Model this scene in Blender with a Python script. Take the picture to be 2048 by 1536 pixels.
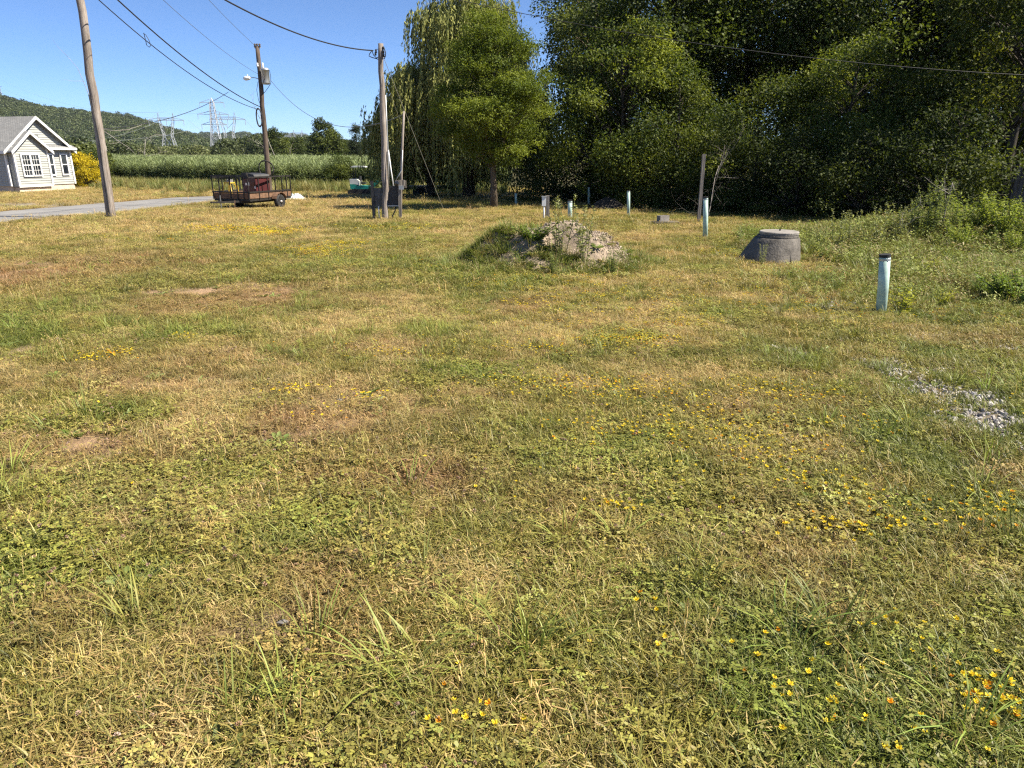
import bpy, math, random
import numpy as np
from mathutils import Vector, Matrix, Euler
for o in list(bpy.data.objects): bpy.data.objects.remove(o)
SC = bpy.context.scene
COL = SC.collection
R = math.radians

# ---------------------------------------------------------------- camera
CAM_H, PITCH, FPX = 1.65, R(17.9), 1420.0          # eye height, downward tilt, focal length in photo pixels (2048 wide)
cam = bpy.data.cameras.new('camera'); cam.sensor_width = 36; cam.lens = 36*FPX/2048
cam.clip_start = 0.05; cam.clip_end = 12000
camo = bpy.data.objects.new('camera', cam); COL.objects.link(camo)
camo.location = (0, 0, CAM_H); camo.rotation_euler = (R(90)-PITCH, 0, 0)
SC.camera = camo
# ---------------------------------------------------------------- sky, sun, exposure
SUN_AZ, SUN_EL = R(99), R(49)
w = bpy.data.worlds.new('World'); SC.world = w; w.use_nodes = True
nt = w.node_tree; nt.nodes.clear()
sk = nt.nodes.new('ShaderNodeTexSky'); sk.sky_type = 'NISHITA'; sk.sun_disc = False
sk.sun_elevation = SUN_EL; sk.sun_rotation = SUN_AZ
sk.air_density = 0.6; sk.dust_density = 0.3; sk.ozone_density = 8.0; sk.altitude = 800
bg = nt.nodes.new('ShaderNodeBackground'); bg.inputs['Strength'].default_value = 0.08
wo = nt.nodes.new('ShaderNodeOutputWorld')
nt.links.new(sk.outputs[0], bg.inputs[0]); nt.links.new(bg.outputs[0], wo.inputs[0])
sl = bpy.data.lights.new('sun', 'SUN'); sl.energy = 5.0; sl.angle = R(0.5); sl.color = (1.0, 0.91, 0.76)
so = bpy.data.objects.new('sun', sl); COL.objects.link(so); so.location = (60, 0, 60)
sv = Vector((math.sin(SUN_AZ)*math.cos(SUN_EL), math.cos(SUN_AZ)*math.cos(SUN_EL), math.sin(SUN_EL)))
so.rotation_euler = sv.to_track_quat('Z', 'Y').to_euler()
SC.view_settings.view_transform = 'Standard'; SC.view_settings.look = 'None'
SC.view_settings.gamma = 1.0; SC.view_settings.exposure = 1.25; SC.view_settings.use_curve_mapping = False
SC.cycles.max_bounces = 4; SC.cycles.diffuse_bounces = 2; SC.cycles.glossy_bounces = 1; SC.cycles.volume_bounces = 0
SC.cycles.transmission_bounces = 2; SC.cycles.transparent_max_bounces = 6
SC.cycles.use_denoising = False
SC.cycles.pixel_filter_type = 'BLACKMAN_HARRIS'; SC.cycles.filter_width = 1.25
SC.cycles.sample_clamp_indirect = 6

# ---------------------------------------------------------------- terrain and photo geometry
_rt = np.random.default_rng(11).random((256, 256))
def vnoise(x, y, s=1.0, seed=0):
    x = np.asarray(x, float)*s + seed*17.31; y = np.asarray(y, float)*s + seed*9.77
    ix = np.floor(x).astype(int); iy = np.floor(y).astype(int); fx = x-ix; fy = y-iy
    fx = fx*fx*(3-2*fx); fy = fy*fy*(3-2*fy)
    a = _rt[ix & 255, iy & 255]; b = _rt[(ix+1) & 255, iy & 255]; c = _rt[ix & 255, (iy+1) & 255]; d = _rt[(ix+1) & 255, (iy+1) & 255]
    return (a*(1-fx)+b*fx)*(1-fy) + (c*(1-fx)+d*fx)*fy
def fbm(x, y, s=1.0, seed=0, n=4):
    t = 0; amp = .5; tot = 0
    for k in range(n):
        t = t + amp*vnoise(x, y, s*2.03**k, seed+k*3); tot += amp; amp *= .55
    return t/tot
def sstep(a, b, x):
    t = np.clip((np.asarray(x, float)-a)/(b-a), 0, 1); return t*t*(3-2*t)
BANKS = []      # (x, y, rx, ry, height) soft rises of the ground, filled below
def gz(x, y):
    """height of the ground: a field that falls gently away from the viewer to a flat marsh"""
    x = np.asarray(x, float); y = np.asarray(y, float)
    yc = np.clip(y, -20, 62)
    z = -0.022*np.where(y > 50, 50+(62-50)*(1-np.exp(-(np.maximum(y, 50)-50)/9.0)), yc)
    near = np.clip(1-(np.abs(y)-30)/30, 0, 1)*np.clip(1-(np.abs(x)-30)/30, 0, 1)
    z = z + near*((fbm(x, y, .35, 5, 2)-.5)*.10 + (fbm(x, y, 1.7, 6, 2)-.5)*.035)
    for bx, by, rx, ry, h in BANKS:
        z = z + h*np.exp(-(((x-bx)/rx)**2+((y-by)/ry)**2))
    return z
def gzf(x, y): return float(gz(x, y))
CT, ST = math.cos(PITCH), math.sin(PITCH)
def ray(px, py):
    u = (px-1024)/FPX; v = (768-py)/FPX
    return Vector((u, CT+v*ST, -ST+v*CT))
def P(px, py, Y):
    """the point seen at photo pixel (px, py) that stands Y metres ahead"""
    d = ray(px, py); return Vector((0, 0, CAM_H)) + d*(Y/d.y)
def G(px, py):
    """the point of the ground seen at photo pixel (px, py)"""
    d = ray(px, py); Y = 5.0
    for _ in range(60):
        q = Vector((0, 0, CAM_H)) + d*(Y/d.y)
        Yn = (CAM_H-gzf(q.x, q.y))/(-d.z/d.y) if d.z < -1e-4 else 400
        Y += (min(Yn, 400)-Y)*.6
    q = Vector((0, 0, CAM_H)) + d*(Y/d.y); q.z = gzf(q.x, q.y); return q
def GY(px, Y):
    """ground point Y metres ahead in photo column px"""
    z = -0.022*min(Y, 60)
    for _ in range(3):
        dep = Y*CT + (CAM_H-z)*ST; X = (px-1024)/FPX*dep; z = gzf(X, Y)
    return Vector((X, Y, z))
def ppm(Y): return FPX/(Y*1.03)                     # photo pixels per metre at distance Y
b_ = G(1905, 520); BANKS.append((b_.x+1.6, b_.y+2.6, 2.4, 1.9, .55))
b_ = G(1990, 600); BANKS.append((b_.x+1.2, b_.y+.8, 1.6, 1.2, .12))

# ---------------------------------------------------------------- mesh helpers
def rot_to(d):
    return Vector(d).normalized().to_track_quat('Z', 'Y').to_matrix()
class MB:
    """collects shapes; build() links them as ONE mesh object"""
    def __init__(s): s.v = []; s.f = []; s.m = []; s.c = []
    def add(s, vs, fs, mi=0):
        o = len(s.v); s.v += [tuple(p) for p in vs]; s.f += [tuple(i+o for i in f) for f in fs]; s.m += [mi]*len(fs)
    def box(s, c, size, rot=None, mi=0):
        hx, hy, hz = size[0]/2, size[1]/2, size[2]/2
        vs = [Vector((x, y, z)) for x in (-hx, hx) for y in (-hy, hy) for z in (-hz, hz)]
        if rot is not None:
            m = rot if isinstance(rot, Matrix) else Euler(rot).to_matrix()
            vs = [m @ p for p in vs]
        c = Vector(c)
        s.add([p+c for p in vs], [(0, 1, 3, 2), (4, 6, 7, 5), (0, 4, 5, 1), (2, 3, 7, 6), (0, 2, 6, 4), (1, 5, 7, 3)], mi); return s
    def bar(s, a, b, w, h=None, mi=0):
        a = Vector(a); b = Vector(b); d = b-a
        if d.length < 1e-6: return s
        return s.box((a+b)/2, (w, h or w, d.length), rot_to(d), mi)
    def tube(s, pts, rad, n=8, mi=0, cap=True):
        pts = [Vector(p) for p in pts]
        if not hasattr(rad, '__len__'): rad = [rad]*len(pts)
        o = len(s.v); x = None
        for i, p in enumerate(pts):
            d = (pts[min(i+1, len(pts)-1)]-pts[max(i-1, 0)]).normalized()
            if x is None:
                x = d.orthogonal().normalized()
            x = (x-d*x.dot(d))
            x = x.normalized() if x.length > 1e-6 else d.orthogonal().normalized()
            y = d.cross(x)
            for k in range(n):
                a = 2*math.pi*k/n
                s.v.append(tuple(p+(x*math.cos(a)+y*math.sin(a))*rad[i]))
        for i in range(len(pts)-1):
            for k in range(n):
                k2 = (k+1) % n
                s.f.append((o+i*n+k, o+i*n+k2, o+(i+1)*n+k2, o+(i+1)*n+k)); s.m.append(mi)
        if cap:
            s.f.append(tuple(o+k for k in range(n))[::-1]); s.m.append(mi)
            e = o+(len(pts)-1)*n; s.f.append(tuple(e+k for k in range(n))); s.m.append(mi)
        return s
    def lathe(s, prof, n=20, c=(0, 0, 0), mi=0, shift=None):
        """profile of (radius, z); shift(z) moves each ring sideways"""
        o = len(s.v); c = Vector(c)
        for (r, z) in prof:
            sx, sy = shift(z) if shift else (0, 0)
            for k in range(n):
                a = 2*math.pi*k/n
                s.v.append((c.x+sx+r*math.cos(a), c.y+sy+r*math.sin(a), c.z+z))
        for i in range(len(prof)-1):
            for k in range(n):
                k2 = (k+1) % n
                s.f.append((o+i*n+k, o+i*n+k2, o+(i+1)*n+k2, o+(i+1)*n+k)); s.m.append(mi)
        s.f.append(tuple(o+k for k in range(n))[::-1]); s.m.append(mi)
        e = o+(len(prof)-1)*n; s.f.append(tuple(e+k for k in range(n))); s.m.append(mi)
        return s
    def prism(s, poly, d, mi=0):
        """a planar polygon (3-D points) pushed out along vector d"""
        poly = [Vector(p) for p in poly]; d = Vector(d); n = len(poly)
        vs = poly+[p+d for p in poly]
        s.add(vs, [tuple(range(n))[::-1], tuple(range(n, 2*n))]+[(k, (k+1) % n, (k+1) % n+n, k+n) for k in range(n)], mi); return s
    def mesh(s, name, mats, smooth=False):
        me = bpy.data.meshes.new(name); me.from_pydata(s.v, [], s.f); me.update()
        if not isinstance(mats, (list, tuple)): mats = [mats]
        for m in mats: me.materials.append(m)
        if len(mats) > 1: me.polygons.foreach_set('material_index', s.m)
        if smooth: me.polygons.foreach_set('use_smooth', [True]*len(me.polygons))
        bm_fix(me)
        return me
    def build(s, name, mats, parent=None, smooth=False, loc=None):
        o = bpy.data.objects.new(name, s.mesh(name, mats, smooth)); COL.objects.link(o)
        if parent is not None: o.parent = parent
        if loc is not None: o.location = loc
        return o
def bm_fix(me):
    import bmesh
    b = bmesh.new(); b.from_mesh(me); bmesh.ops.recalc_face_normals(b, faces=b.faces); b.to_mesh(me); b.free()
def tag(o, label=None, cat=None, group=None, kind=None):
    if label: o['label'] = label
    if cat: o['category'] = cat
    if group: o['group'] = group
    if kind: o['kind'] = kind
    return o
def thing(name, label, cat, loc=(0, 0, 0), rz=0, group=None):
    o = bpy.data.objects.new(name, None); COL.objects.link(o); o.location = loc; o.rotation_euler = (0, 0, rz)
    o.empty_display_size = .2
    return tag(o, label, cat, group)
def link(name, me, parent=None, loc=None):
    o = bpy.data.objects.new(name, me); COL.objects.link(o)
    if parent is not None: o.parent = parent
    if loc is not None: o.location = loc
    return o
def np_mesh(name, verts, faces, mat, cols=None, smooth=False):
    """verts (N,3); faces (M,k) all with k corners"""
    me = bpy.data.meshes.new(name)
    verts = np.ascontiguousarray(verts, np.float32); faces = np.ascontiguousarray(faces, np.int32)
    me.vertices.add(len(verts)); me.vertices.foreach_set('co', verts.ravel())
    k = faces.shape[1]; me.loops.add(faces.size); me.loops.foreach_set('vertex_index', faces.ravel())
    me.polygons.add(len(faces)); me.polygons.foreach_set('loop_start', np.arange(len(faces), dtype=np.int32)*k)
    if smooth: me.polygons.foreach_set('use_smooth', np.ones(len(faces), bool))
    me.update(calc_edges=True)
    if cols is not None:
        ca = me.color_attributes.new('Col', 'FLOAT_COLOR', 'POINT')
        c4 = np.ones((len(verts), 4), np.float32); c4[:, :3] = cols; ca.data.foreach_set('color', c4.ravel())
    if mat: me.materials.append(mat)
    return me

# ---------------------------------------------------------------- materials
class NT:
    def __init__(s, name):
        s.mat = bpy.data.materials.new(name); s.mat.use_nodes = True; s.t = s.mat.node_tree; s.t.nodes.clear()
        s.out = s.n('ShaderNodeOutputMaterial')
    def n(s, typ, **kw):
        nd = s.t.nodes.new(typ)
        for k, v in kw.items():
            if k in nd.inputs: nd.inputs[k].default_value = v
            else: setattr(nd, k, v)
        return nd
    def l(s, a, b): s.t.links.new(a, b)
    def coord(s, kind='Object', scale=(1, 1, 1)):
        tc = s.n('ShaderNodeTexCoord'); mp = s.n('ShaderNodeMapping'); mp.inputs['Scale'].default_value = scale
        s.l(tc.outputs[kind], mp.inputs[0]); return mp.outputs[0]
    def noise(s, vec, scale, detail=4, rough=.6):
        nd = s.n('ShaderNodeTexNoise'); nd.inputs['Scale'].default_value = scale; nd.inputs['Detail'].default_value = detail
        nd.inputs['Roughness'].default_value = rough
        if vec is not None: s.l(vec, nd.inputs['Vector'])
        return nd.outputs['Fac']
    def ramp(s, fac, stops):
        nd = s.n('ShaderNodeValToRGB'); cr = nd.color_ramp
        while len(cr.elements) < len(stops): cr.elements.new(.5)
        for e, (p, c) in zip(cr.elements, stops):
            e.position = p; e.color = (c[0], c[1], c[2], 1) if hasattr(c, '__len__') else (c, c, c, 1)
        s.l(fac, nd.inputs[0]); return nd.outputs[0]
    def mul(s, a, b, fac=1.0, mode='MULTIPLY'):
        nd = s.n('ShaderNodeMix'); nd.data_type = 'RGBA'; nd.blend_type = mode
        nd.inputs[0].default_value = fac if not hasattr(fac, 'links') else 1
        if hasattr(fac, 'links'): s.l(fac, nd.inputs[0])
        for sock, val in ((nd.inputs[6], a), (nd.inputs[7], b)):
            if hasattr(val, 'links'): s.l(val, sock)
            else: sock.default_value = (*val, 1)
        return nd.outputs[2]
    def bump(s, h, strength=.5, dist=.02):
        nd = s.n('ShaderNodeBump'); nd.inputs['Strength'].default_value = strength; nd.inputs['Distance'].default_value = dist
        s.l(h, nd.inputs['Height']); return nd.outputs[0]
    def prin(s, col, rough=.7, metal=0, normal=None, spec=.4):
        b = s.n('ShaderNodeBsdfPrincipled')
        if hasattr(col, 'links'): s.l(col, b.inputs['Base Color'])
        else: b.inputs['Base Color'].default_value = (*col, 1)
        if hasattr(rough, 'links'): s.l(rough, b.inputs['Roughness'])
        else: b.inputs['Roughness'].default_value = rough
        b.inputs['Metallic'].default_value = metal; b.inputs['Specular IOR Level'].default_value = spec
        if normal is not None: s.l(normal, b.inputs['Normal'])
        return b.outputs[0]
    def done(s, sh):
        s.l(sh, s.out.inputs[0]); return s.mat
def m_plain(name, col, rough=.6, metal=0, var=.25, scale=6, bump=0.0, spec=.4, stretch=(1, 1, 1), dark=None):
    t = NT(name); c = t.coord('Object', stretch)
    f = t.noise(c, scale, 5, .65); f2 = t.noise(c, scale*6, 3)
    lo = dark if dark else tuple(v*(1-var) for v in col)
    hi = tuple(min(1, v*(1+var*.6)) for v in col)
    k = t.ramp(f, [(.32, lo), (.68, hi)])
    k = t.mul(k, t.ramp(f2, [(.3, 1-var*.5), (.7, 1.0)]))
    nm = t.bump(f2, .6, bump) if bump else None
    return t.done(t.prin(k, rough, metal, nm, spec))
def m_wood(name, col, grey, scale=3.0):
    t = NT(name); c = t.coord('Object', (9, 9, .35)); c2 = t.coord('Object', (1, 1, 1))
    f = t.noise(c, scale, 6, .7); g = t.noise(c2, 1.3, 3)
    k = t.ramp(f, [(.3, tuple(v*.35 for v in col)), (.45, col), (.7, grey)])
    k = t.mul(k, t.ramp(g, [(.3, .7), (.7, 1.1)]))
    return t.done(t.prin(k, .85, 0, t.bump(f, .8, .03), .2))
def m_leaf(name, rough=.5, trans=.35, spec=.3, tcol=(1.25, 1.3, .55), instancer=False):
    """leaf: colour comes from the leaf's own attribute (and the instance's tint)"""
    t = NT(name); a = t.n('ShaderNodeAttribute'); a.attribute_name = 'Col'; k = a.outputs['Color']
    if instancer:
        b = t.n('ShaderNodeAttribute'); b.attribute_name = 'tint'; b.attribute_type = 'INSTANCER'; k = t.mul(k, b.outputs['Color'])
    p = t.prin(k, rough, 0, None, spec)
    tr = t.n('ShaderNodeBsdfTranslucent'); t.l(t.mul(k, tcol), tr.inputs[0])
    mx = t.n('ShaderNodeMixShader'); mx.inputs[0].default_value = trans; t.l(p, mx.inputs[1]); t.l(tr.outputs[0], mx.inputs[2])
    return t.done(mx.outputs[0])
M = {}
M['leaf'] = m_leaf('leaf', .6, .34, .18, (1.3, 1.3, .5))
M['leaf_dull'] = m_leaf('leaf_dull', .75, .15, .15)
M['grass'] = m_leaf('grass', .5, .25, .35, (1.15, 1.15, .7), True)
M['flower'] = m_leaf('flower', .6, .2, .2, (1.1, 1.1, .6), True)
M['stone'] = None
t = NT('stone'); a = t.n('ShaderNodeAttribute'); a.attribute_name = 'tint'; a.attribute_type = 'INSTANCER'
M['stone'] = t.done(t.prin(t.mul(a.outputs['Color'], t.ramp(t.noise(t.coord('Object'), 60, 3), [(.3, .7), (.7, 1.1)])), .85, 0, None, .25))
M['bark'] = m_wood('bark', (.11, .085, .06), (.2, .165, .125), 4)
M['bark_dark'] = m_wood('bark_dark', (.06, .05, .038), (.11, .095, .075), 4)
M['dead_wood'] = m_wood('dead_wood', (.34, .30, .26), (.52, .47, .42), 5)
M['pole_wood'] = m_wood('pole_wood', (.25, .21, .18), (.46, .42, .38), 3.5)
M['pole_dark'] = m_wood('pole_dark', (.10, .075, .06), (.22, .175, .145), 3.5)
M['post_grey'] = m_wood('post_grey', (.2, .18, .16), (.36, .33, .3), 4)
M['black_wire'] = m_plain('black_wire', (.03, .03, .033), .5, 0, .2)
M['grey_wire'] = m_plain('grey_wire', (.17, .19, .21), .5, .3, .2)
M['white_vinyl'] = m_plain('white_vinyl', (.78, .78, .76), .45, 0, .06, 2)
M['pvc'] = m_plain('pvc', (.46, .62, .55), .45, 0, .3, 5, spec=.4)
M['black_rubber'] = m_plain('black_rubber', (.025, .025, .026), .75, 0, .3, 12)
M['galv'] = m_plain('galv', (.45, .47, .48), .45, .6, .15, 5)
M['steel_tower'] = m_plain('steel_tower', (.48, .5, .52), .55, .2, .15, .3)
M['glass'] = None
t = NT('window_glass'); M['glass'] = t.done(t.prin(t.ramp(t.noise(t.coord('Object'), 1.2, 2), [(.35, (.012, .015, .02)), (.7, (.05, .058, .07))]), .08, 0, None, .7))

# ---------------------------------------------------------------- scattered cover: points with attributes, drawn through geometry nodes
def scatter(name, pts, rot, scl, tint, idx, protos, label=None):
    """one object of kind 'stuff'; protos: list of mesh data"""
    me = bpy.data.meshes.new(name); n = len(pts)
    me.vertices.add(n); me.vertices.foreach_set('co', np.ascontiguousarray(pts, np.float32).ravel())
    def att(nm, typ, key, arr):
        a = me.attributes.new(nm, typ, 'POINT'); a.data.foreach_set(key, np.ascontiguousarray(arr, np.float32 if typ != 'INT' else np.int32).ravel())
    att('rot', 'FLOAT_VECTOR', 'vector', rot)
    s3 = np.asarray(scl, float)
    if s3.ndim == 1: s3 = np.repeat(s3[:, None], 3, 1)
    att('scl', 'FLOAT_VECTOR', 'vector', s3)
    t4 = np.ones((n, 4)); t4[:, :3] = tint; att('tint', 'FLOAT_COLOR', 'color', t4); att('idx', 'INT', 'value', idx)
    o = bpy.data.objects.new(name, me); COL.objects.link(o)
    g = bpy.data.node_groups.new(name+'_scatter', 'GeometryNodeTree')
    g.interface.new_socket('Geometry', in_out='INPUT', socket_type='NodeSocketGeometry')
    g.interface.new_socket('Geometry', in_out='OUTPUT', socket_type='NodeSocketGeometry')
    N = g.nodes.new; gi = N('NodeGroupInput'); go = N('NodeGroupOutput'); L = g.links.new
    def named(nm, typ):
        q = N('GeometryNodeInputNamedAttribute'); q.data_type = typ; q.inputs[0].default_value = nm; return q.outputs[0]
    ar, as_, ai = named('rot', 'FLOAT_VECTOR'), named('scl', 'FLOAT_VECTOR'), named('idx', 'INT')
    er = N('FunctionNodeEulerToRotation'); L(ar, er.inputs[0])
    jn = N('GeometryNodeJoinGeometry')
    for k, pm in enumerate(protos):
        po = bpy.data.objects.new(name+'_piece', pm)         # not linked to the scene: only a source of geometry
        oi = N('GeometryNodeObjectInfo'); oi.inputs['Object'].default_value = po; oi.inputs['As Instance'].default_value = False
        cmpn = N('FunctionNodeCompare'); cmpn.data_type = 'INT'; cmpn.operation = 'EQUAL'
        ins = [i for i in cmpn.inputs if i.type == 'INT']; L(ai, ins[0]); ins[1].default_value = k
        ip = N('GeometryNodeInstanceOnPoints')
        L(gi.outputs[0], ip.inputs['Points']); L(cmpn.outputs[0], ip.inputs['Selection'])
        L(oi.outputs['Geometry'], ip.inputs['Instance']); L(er.outputs[0], ip.inputs['Rotation']); L(as_, ip.inputs['Scale'])
        L(ip.outputs[0], jn.inputs[0])
    L(jn.outputs[0], go.inputs[0])
    md = o.modifiers.new('scatter', 'NODES'); md.node_group = g
    tag(o, label, None, None, 'stuff')
    return o

# ---------------------------------------------------------------- leaves in bulk
def unit(a): return a/np.maximum(np.linalg.norm(a, axis=1, keepdims=True), 1e-9)
def leaf_arrays(c, d, nrm, L, W, fold=.12):
    """diamond leaves: centre, long axis, face normal, length, width -> verts (4N,3), faces (N,4)"""
    d = unit(d); s = unit(np.cross(nrm, d)); n2 = np.cross(d, s)
    L = np.broadcast_to(L, (len(c),))[:, None]; W = np.broadcast_to(W, (len(c),))[:, None]
    v = np.stack([c-d*L*.5, c+s*W*.5+n2*W*fold-d*L*.06, c+d*L*.5-n2*L*.08, c-s*W*.5+n2*W*fold-d*L*.06], 1).reshape(-1, 3)
    f = np.arange(len(c)*4).reshape(-1, 4); return v, f
# ================================================================ ground
BLOBS = []   # kind, x, y, rx, ry, strength   (worn soil, gravel, green and red-brown patches of the field)
def blob(kind, px, py, rpx, rpy, s=1.0):
    c = G(px, py); a = G(px, min(py+rpy, 1535)); b = G(px, py-rpy)
    BLOBS.append((kind, c.x, (a.y+b.y)/2, rpx/ppm(c.y), max(.06, (b.y-a.y)/2), s))
for a in [('bare', 430, 583, 160, 16, .85), ('bare', 250, 600, 160, 14, .5), ('bare', 80, 545, 200, 18, .6), ('bare', 560, 870, 160, 30, .6), ('bare', 700, 800, 110, 20, .6), ('bare', 350, 760, 160, 22, .35), ('bare', 520, 700, 200, 16, .35), ('bare', 390, 578, 60, 8, .7), ('bare', 535, 597, 40, 8, .7), ('red', 470, 600, 180, 22, .7), ('red', 130, 540, 220, 26, .6), ('red', 640, 850, 160, 34, .7), ('red', 300, 740, 200, 30, .4), ('bare', 15, 706, 50, 14, 1), ('bare', 20, 628, 60, 10, .5), ('bare', 620, 845, 120, 18, .75),
          ('bare', 720, 790, 90, 14, .5), ('bare', 140, 900, 110, 26, .8), ('bare', 480, 1260, 110, 38, .75), ('bare', 30, 1215, 120, 26, .45), ('bare', 240, 482, 50, 5, .6),
          ('bare', 1030, 655, 80, 12, .35), ('bare', 2020, 632, 60, 10, .6), ('bare', 860, 800, 70, 14, .25), ('bare', 300, 620, 80, 8, .4), ('bare', 120, 520, 160, 12, .55), ('bare', 60, 590, 90, 8, .4),
          ('red', 850, 965, 110, 32, .9), ('red', 660, 935, 60, 20, .5), ('red', 330, 905, 60, 18, .6), ('red', 170, 905, 90, 26, .6), ('red', 620, 1180, 120, 40, .45), ('red', 1120, 990, 90, 30, .4), ('red', 1500, 830, 140, 30, .35), ('red', 80, 1260, 120, 40, .4),
          ('red', 1960, 680, 80, 14, .4), ('red', 1990, 950, 60, 30, .5), ('red', 1200, 1080, 110, 30, .35), ('red', 600, 1290, 150, 40, .5),
          ('grav', 1905, 800, 80, 24, 1.0), ('grav', 1960, 835, 80, 24, 1), ('grav', 1785, 738, 40, 12, 1), ('grav', 1860, 775, 60, 14, .8), ('grav', 1580, 705, 26, 7, .8), ('grav', 2010, 870, 60, 22, .7), ('grav', 1890, 750, 60, 9, .6),
          ('grav', 1850, 668, 60, 6, .5), ('grav', 2030, 760, 50, 14, .6), ('grav', 1640, 612, 60, 6, .55), ('grav', 2020, 700, 60, 8, .4), ('grav', 1920, 645, 40, 6, .4), ('grav', 60, 411, 110, 5, 1.0), ('grav', 1200, 500, 150, 14, .3),
          ('green', 1650, 560, 330, 60, .55), ('green', 1750, 680, 260, 50, .6), ('green', 2030, 590, 90, 30, 1.0), ('green', 880, 740, 60, 12, .7), ('green', 225, 835, 70, 20, .8), ('green', 440, 930, 110, 26, .7),
          ('green', 900, 545, 90, 16, .6), ('green', 760, 1100, 220, 40, .55), ('green', 1050, 900, 160, 40, .45), ('green', 60, 1110, 130, 50, .6), ('green', 1500, 1400, 420, 110, .6), ('green', 700, 1400, 300, 90, .4), ('green', 150, 1480, 300, 70, .35),
          ('green', 460, 592, 26, 7, .9), ('green', 300, 560, 120, 8, .35), ('green', 20, 650, 60, 14, .6), ('green', 1360, 620, 200, 20, .45), ('green', 1930, 750, 160, 50, .5), ('green', 1080, 540, 240, 24, .6), ('green', 180, 480, 200, 10, .35)]:
    blob(*a)
def fields(x, y):
    x = np.asarray(x, float); y = np.asarray(y, float)
    wa = np.interp(y, [2, 6, 20], [.35, .6, 1.1]); wx = x+(fbm(x, y, 2.2, 31, 3)-.5)*wa; wy = y+(fbm(x, y, 2.2, 37, 3)-.5)*wa
    F = {}
    for k in ('bare', 'grav', 'green', 'red'):
        acc = np.zeros_like(x)
        for kk, bx, by, rx, ry, s in BLOBS:
            if kk != k: continue
            q = ((wx-bx)/(rx*1.3))**2+((wy-by)/(ry*1.5))**2
            acc = np.maximum(acc, s*np.exp(-q*1.1))
        F[k] = acc
    n1 = fbm(x, y, .28, 1, 4); n2 = fbm(x, y, 1.3, 2, 4); n3 = fbm(x, y, 4.5, 3, 3)
    F['g'] = np.clip(.43+sstep(6, 2.5, y)*.07+(n1-.5)*1.25+(n2-.5)*1.2+(n3-.5)*.9+F['green']*.45+sstep(3, 9, x)*.12-sstep(-2, -14, x)*.22-sstep(9, 30, y)*.22, 0, 1)
    F['bare'] = np.clip(F['bare']*(.35+1.3*n3)+sstep(.66, .82, n2)*.30*(1-F['green']), 0, 1)
    F['grav'] = np.clip(F['grav']*(.35+1.7*n3), 0, 1)
    F['red'] = np.clip(F['red']*(.55+1.3*n3)+sstep(.64, .8, fbm(x, y, .9, 61, 3))*.5, 0, 1)
    F['n3'] = n3
    return F
def mix3(a, b, t): t = np.asarray(t)[..., None]; return np.asarray(a)*(1-t)+np.asarray(b)*t
STRAW = (.47, .355, .145); OLIVE = (.24, .215, .05); GREEN = (.155, .185, .034); SOIL = (.40, .305, .225); GRAV = (.25, .22, .185); RED = (.32, .185, .095)
def soil_colour(x, y):
    F = fields(x, y)
    c = mix3((.16, .112, .05), (.055, .056, .018), sstep(.25, .8, F['g']))  # under-turf tone darkened to stand in for shade in gaps between blades
    c = mix3(c, SOIL, F['bare']); c = mix3(c, RED, F['red']*.55); c = mix3(c, GRAV, sstep(.25, .6, F['grav']))
    # leaf litter under the wood, dark wet ground in the marsh
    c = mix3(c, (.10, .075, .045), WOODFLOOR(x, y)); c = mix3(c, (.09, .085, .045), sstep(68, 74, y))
    return c
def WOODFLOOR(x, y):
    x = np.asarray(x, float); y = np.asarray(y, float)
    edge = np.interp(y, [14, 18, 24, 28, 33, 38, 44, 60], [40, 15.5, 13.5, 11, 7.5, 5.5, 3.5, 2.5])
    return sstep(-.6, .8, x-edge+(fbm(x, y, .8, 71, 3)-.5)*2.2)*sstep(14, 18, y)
rr = np.concatenate([np.exp(np.linspace(math.log(.35), math.log(75), 430)), np.exp(np.linspace(math.log(80), math.log(3800), 60))])
az = np.concatenate([np.linspace(-180, -52, 40)[:-1], np.linspace(-52, 52, 330), np.linspace(52, 180, 40)[1:-1]])
A_, R_ = np.meshgrid(np.radians(az), rr); gx = R_*np.sin(A_); gy = R_*np.cos(A_)
vx = gx.ravel(); vy = gy.ravel(); vzz = gz(vx, vy)
na, nr = len(az), len(rr)
ii, jj = np.meshgrid(np.arange(nr-1), np.arange(na), indexing='ij'); j2 = (jj+1) % na
faces = np.stack([ii*na+jj, ii*na+j2, (ii+1)*na+j2, (ii+1)*na+jj], -1).reshape(-1, 4)
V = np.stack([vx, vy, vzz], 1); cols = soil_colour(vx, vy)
V = np.vstack([V, [[0, 0, gzf(0, 0)]]]); cols = np.vstack([cols, cols[:1]])
t = NT('field_soil'); a = t.n('ShaderNodeAttribute'); a.attribute_name = 'Col'; tc = t.coord('Object')
f1 = t.noise(tc, 9, 6, .7); f2 = t.noise(tc, 55, 5, .7); f3 = t.noise(tc, 2.2, 5, .65)
k = t.mul(a.outputs['Color'], t.ramp(f1, [(.3, (.55, .55, .5)), (.5, (1, 1, 1)), (.72, (1.35, 1.3, 1.15))]))
k = t.mul(k, t.ramp(f2, [(.3, (.5, .5, .48)), (.55, (1.05, 1.03, 1)), (.75, (1.5, 1.4, 1.2))]))
k = t.mul(k, t.ramp(f3, [(.3, (.85, .9, .85)), (.7, (1.12, 1.06, 1))]))
M['field'] = t.done(t.prin(k, .95, 0, t.bump(f2, .9, .03), .1))
gm = np_mesh('ground', V, faces, M['field'], cols, True)
tri = [(na*0+j, (j+1) % na, len(V)-1) for j in range(na)]
o = link('ground', gm); tag(o, kind='structure')
cap = MB(); cap.add([V[j] for j in range(na)]+[V[-1]], [(j, (j+1) % na, na) for j in range(na)]); cm = cap.mesh('ground', M['field'])
o2 = link('ground', cm); tag(o2, kind='structure'); o2.parent = o

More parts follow.
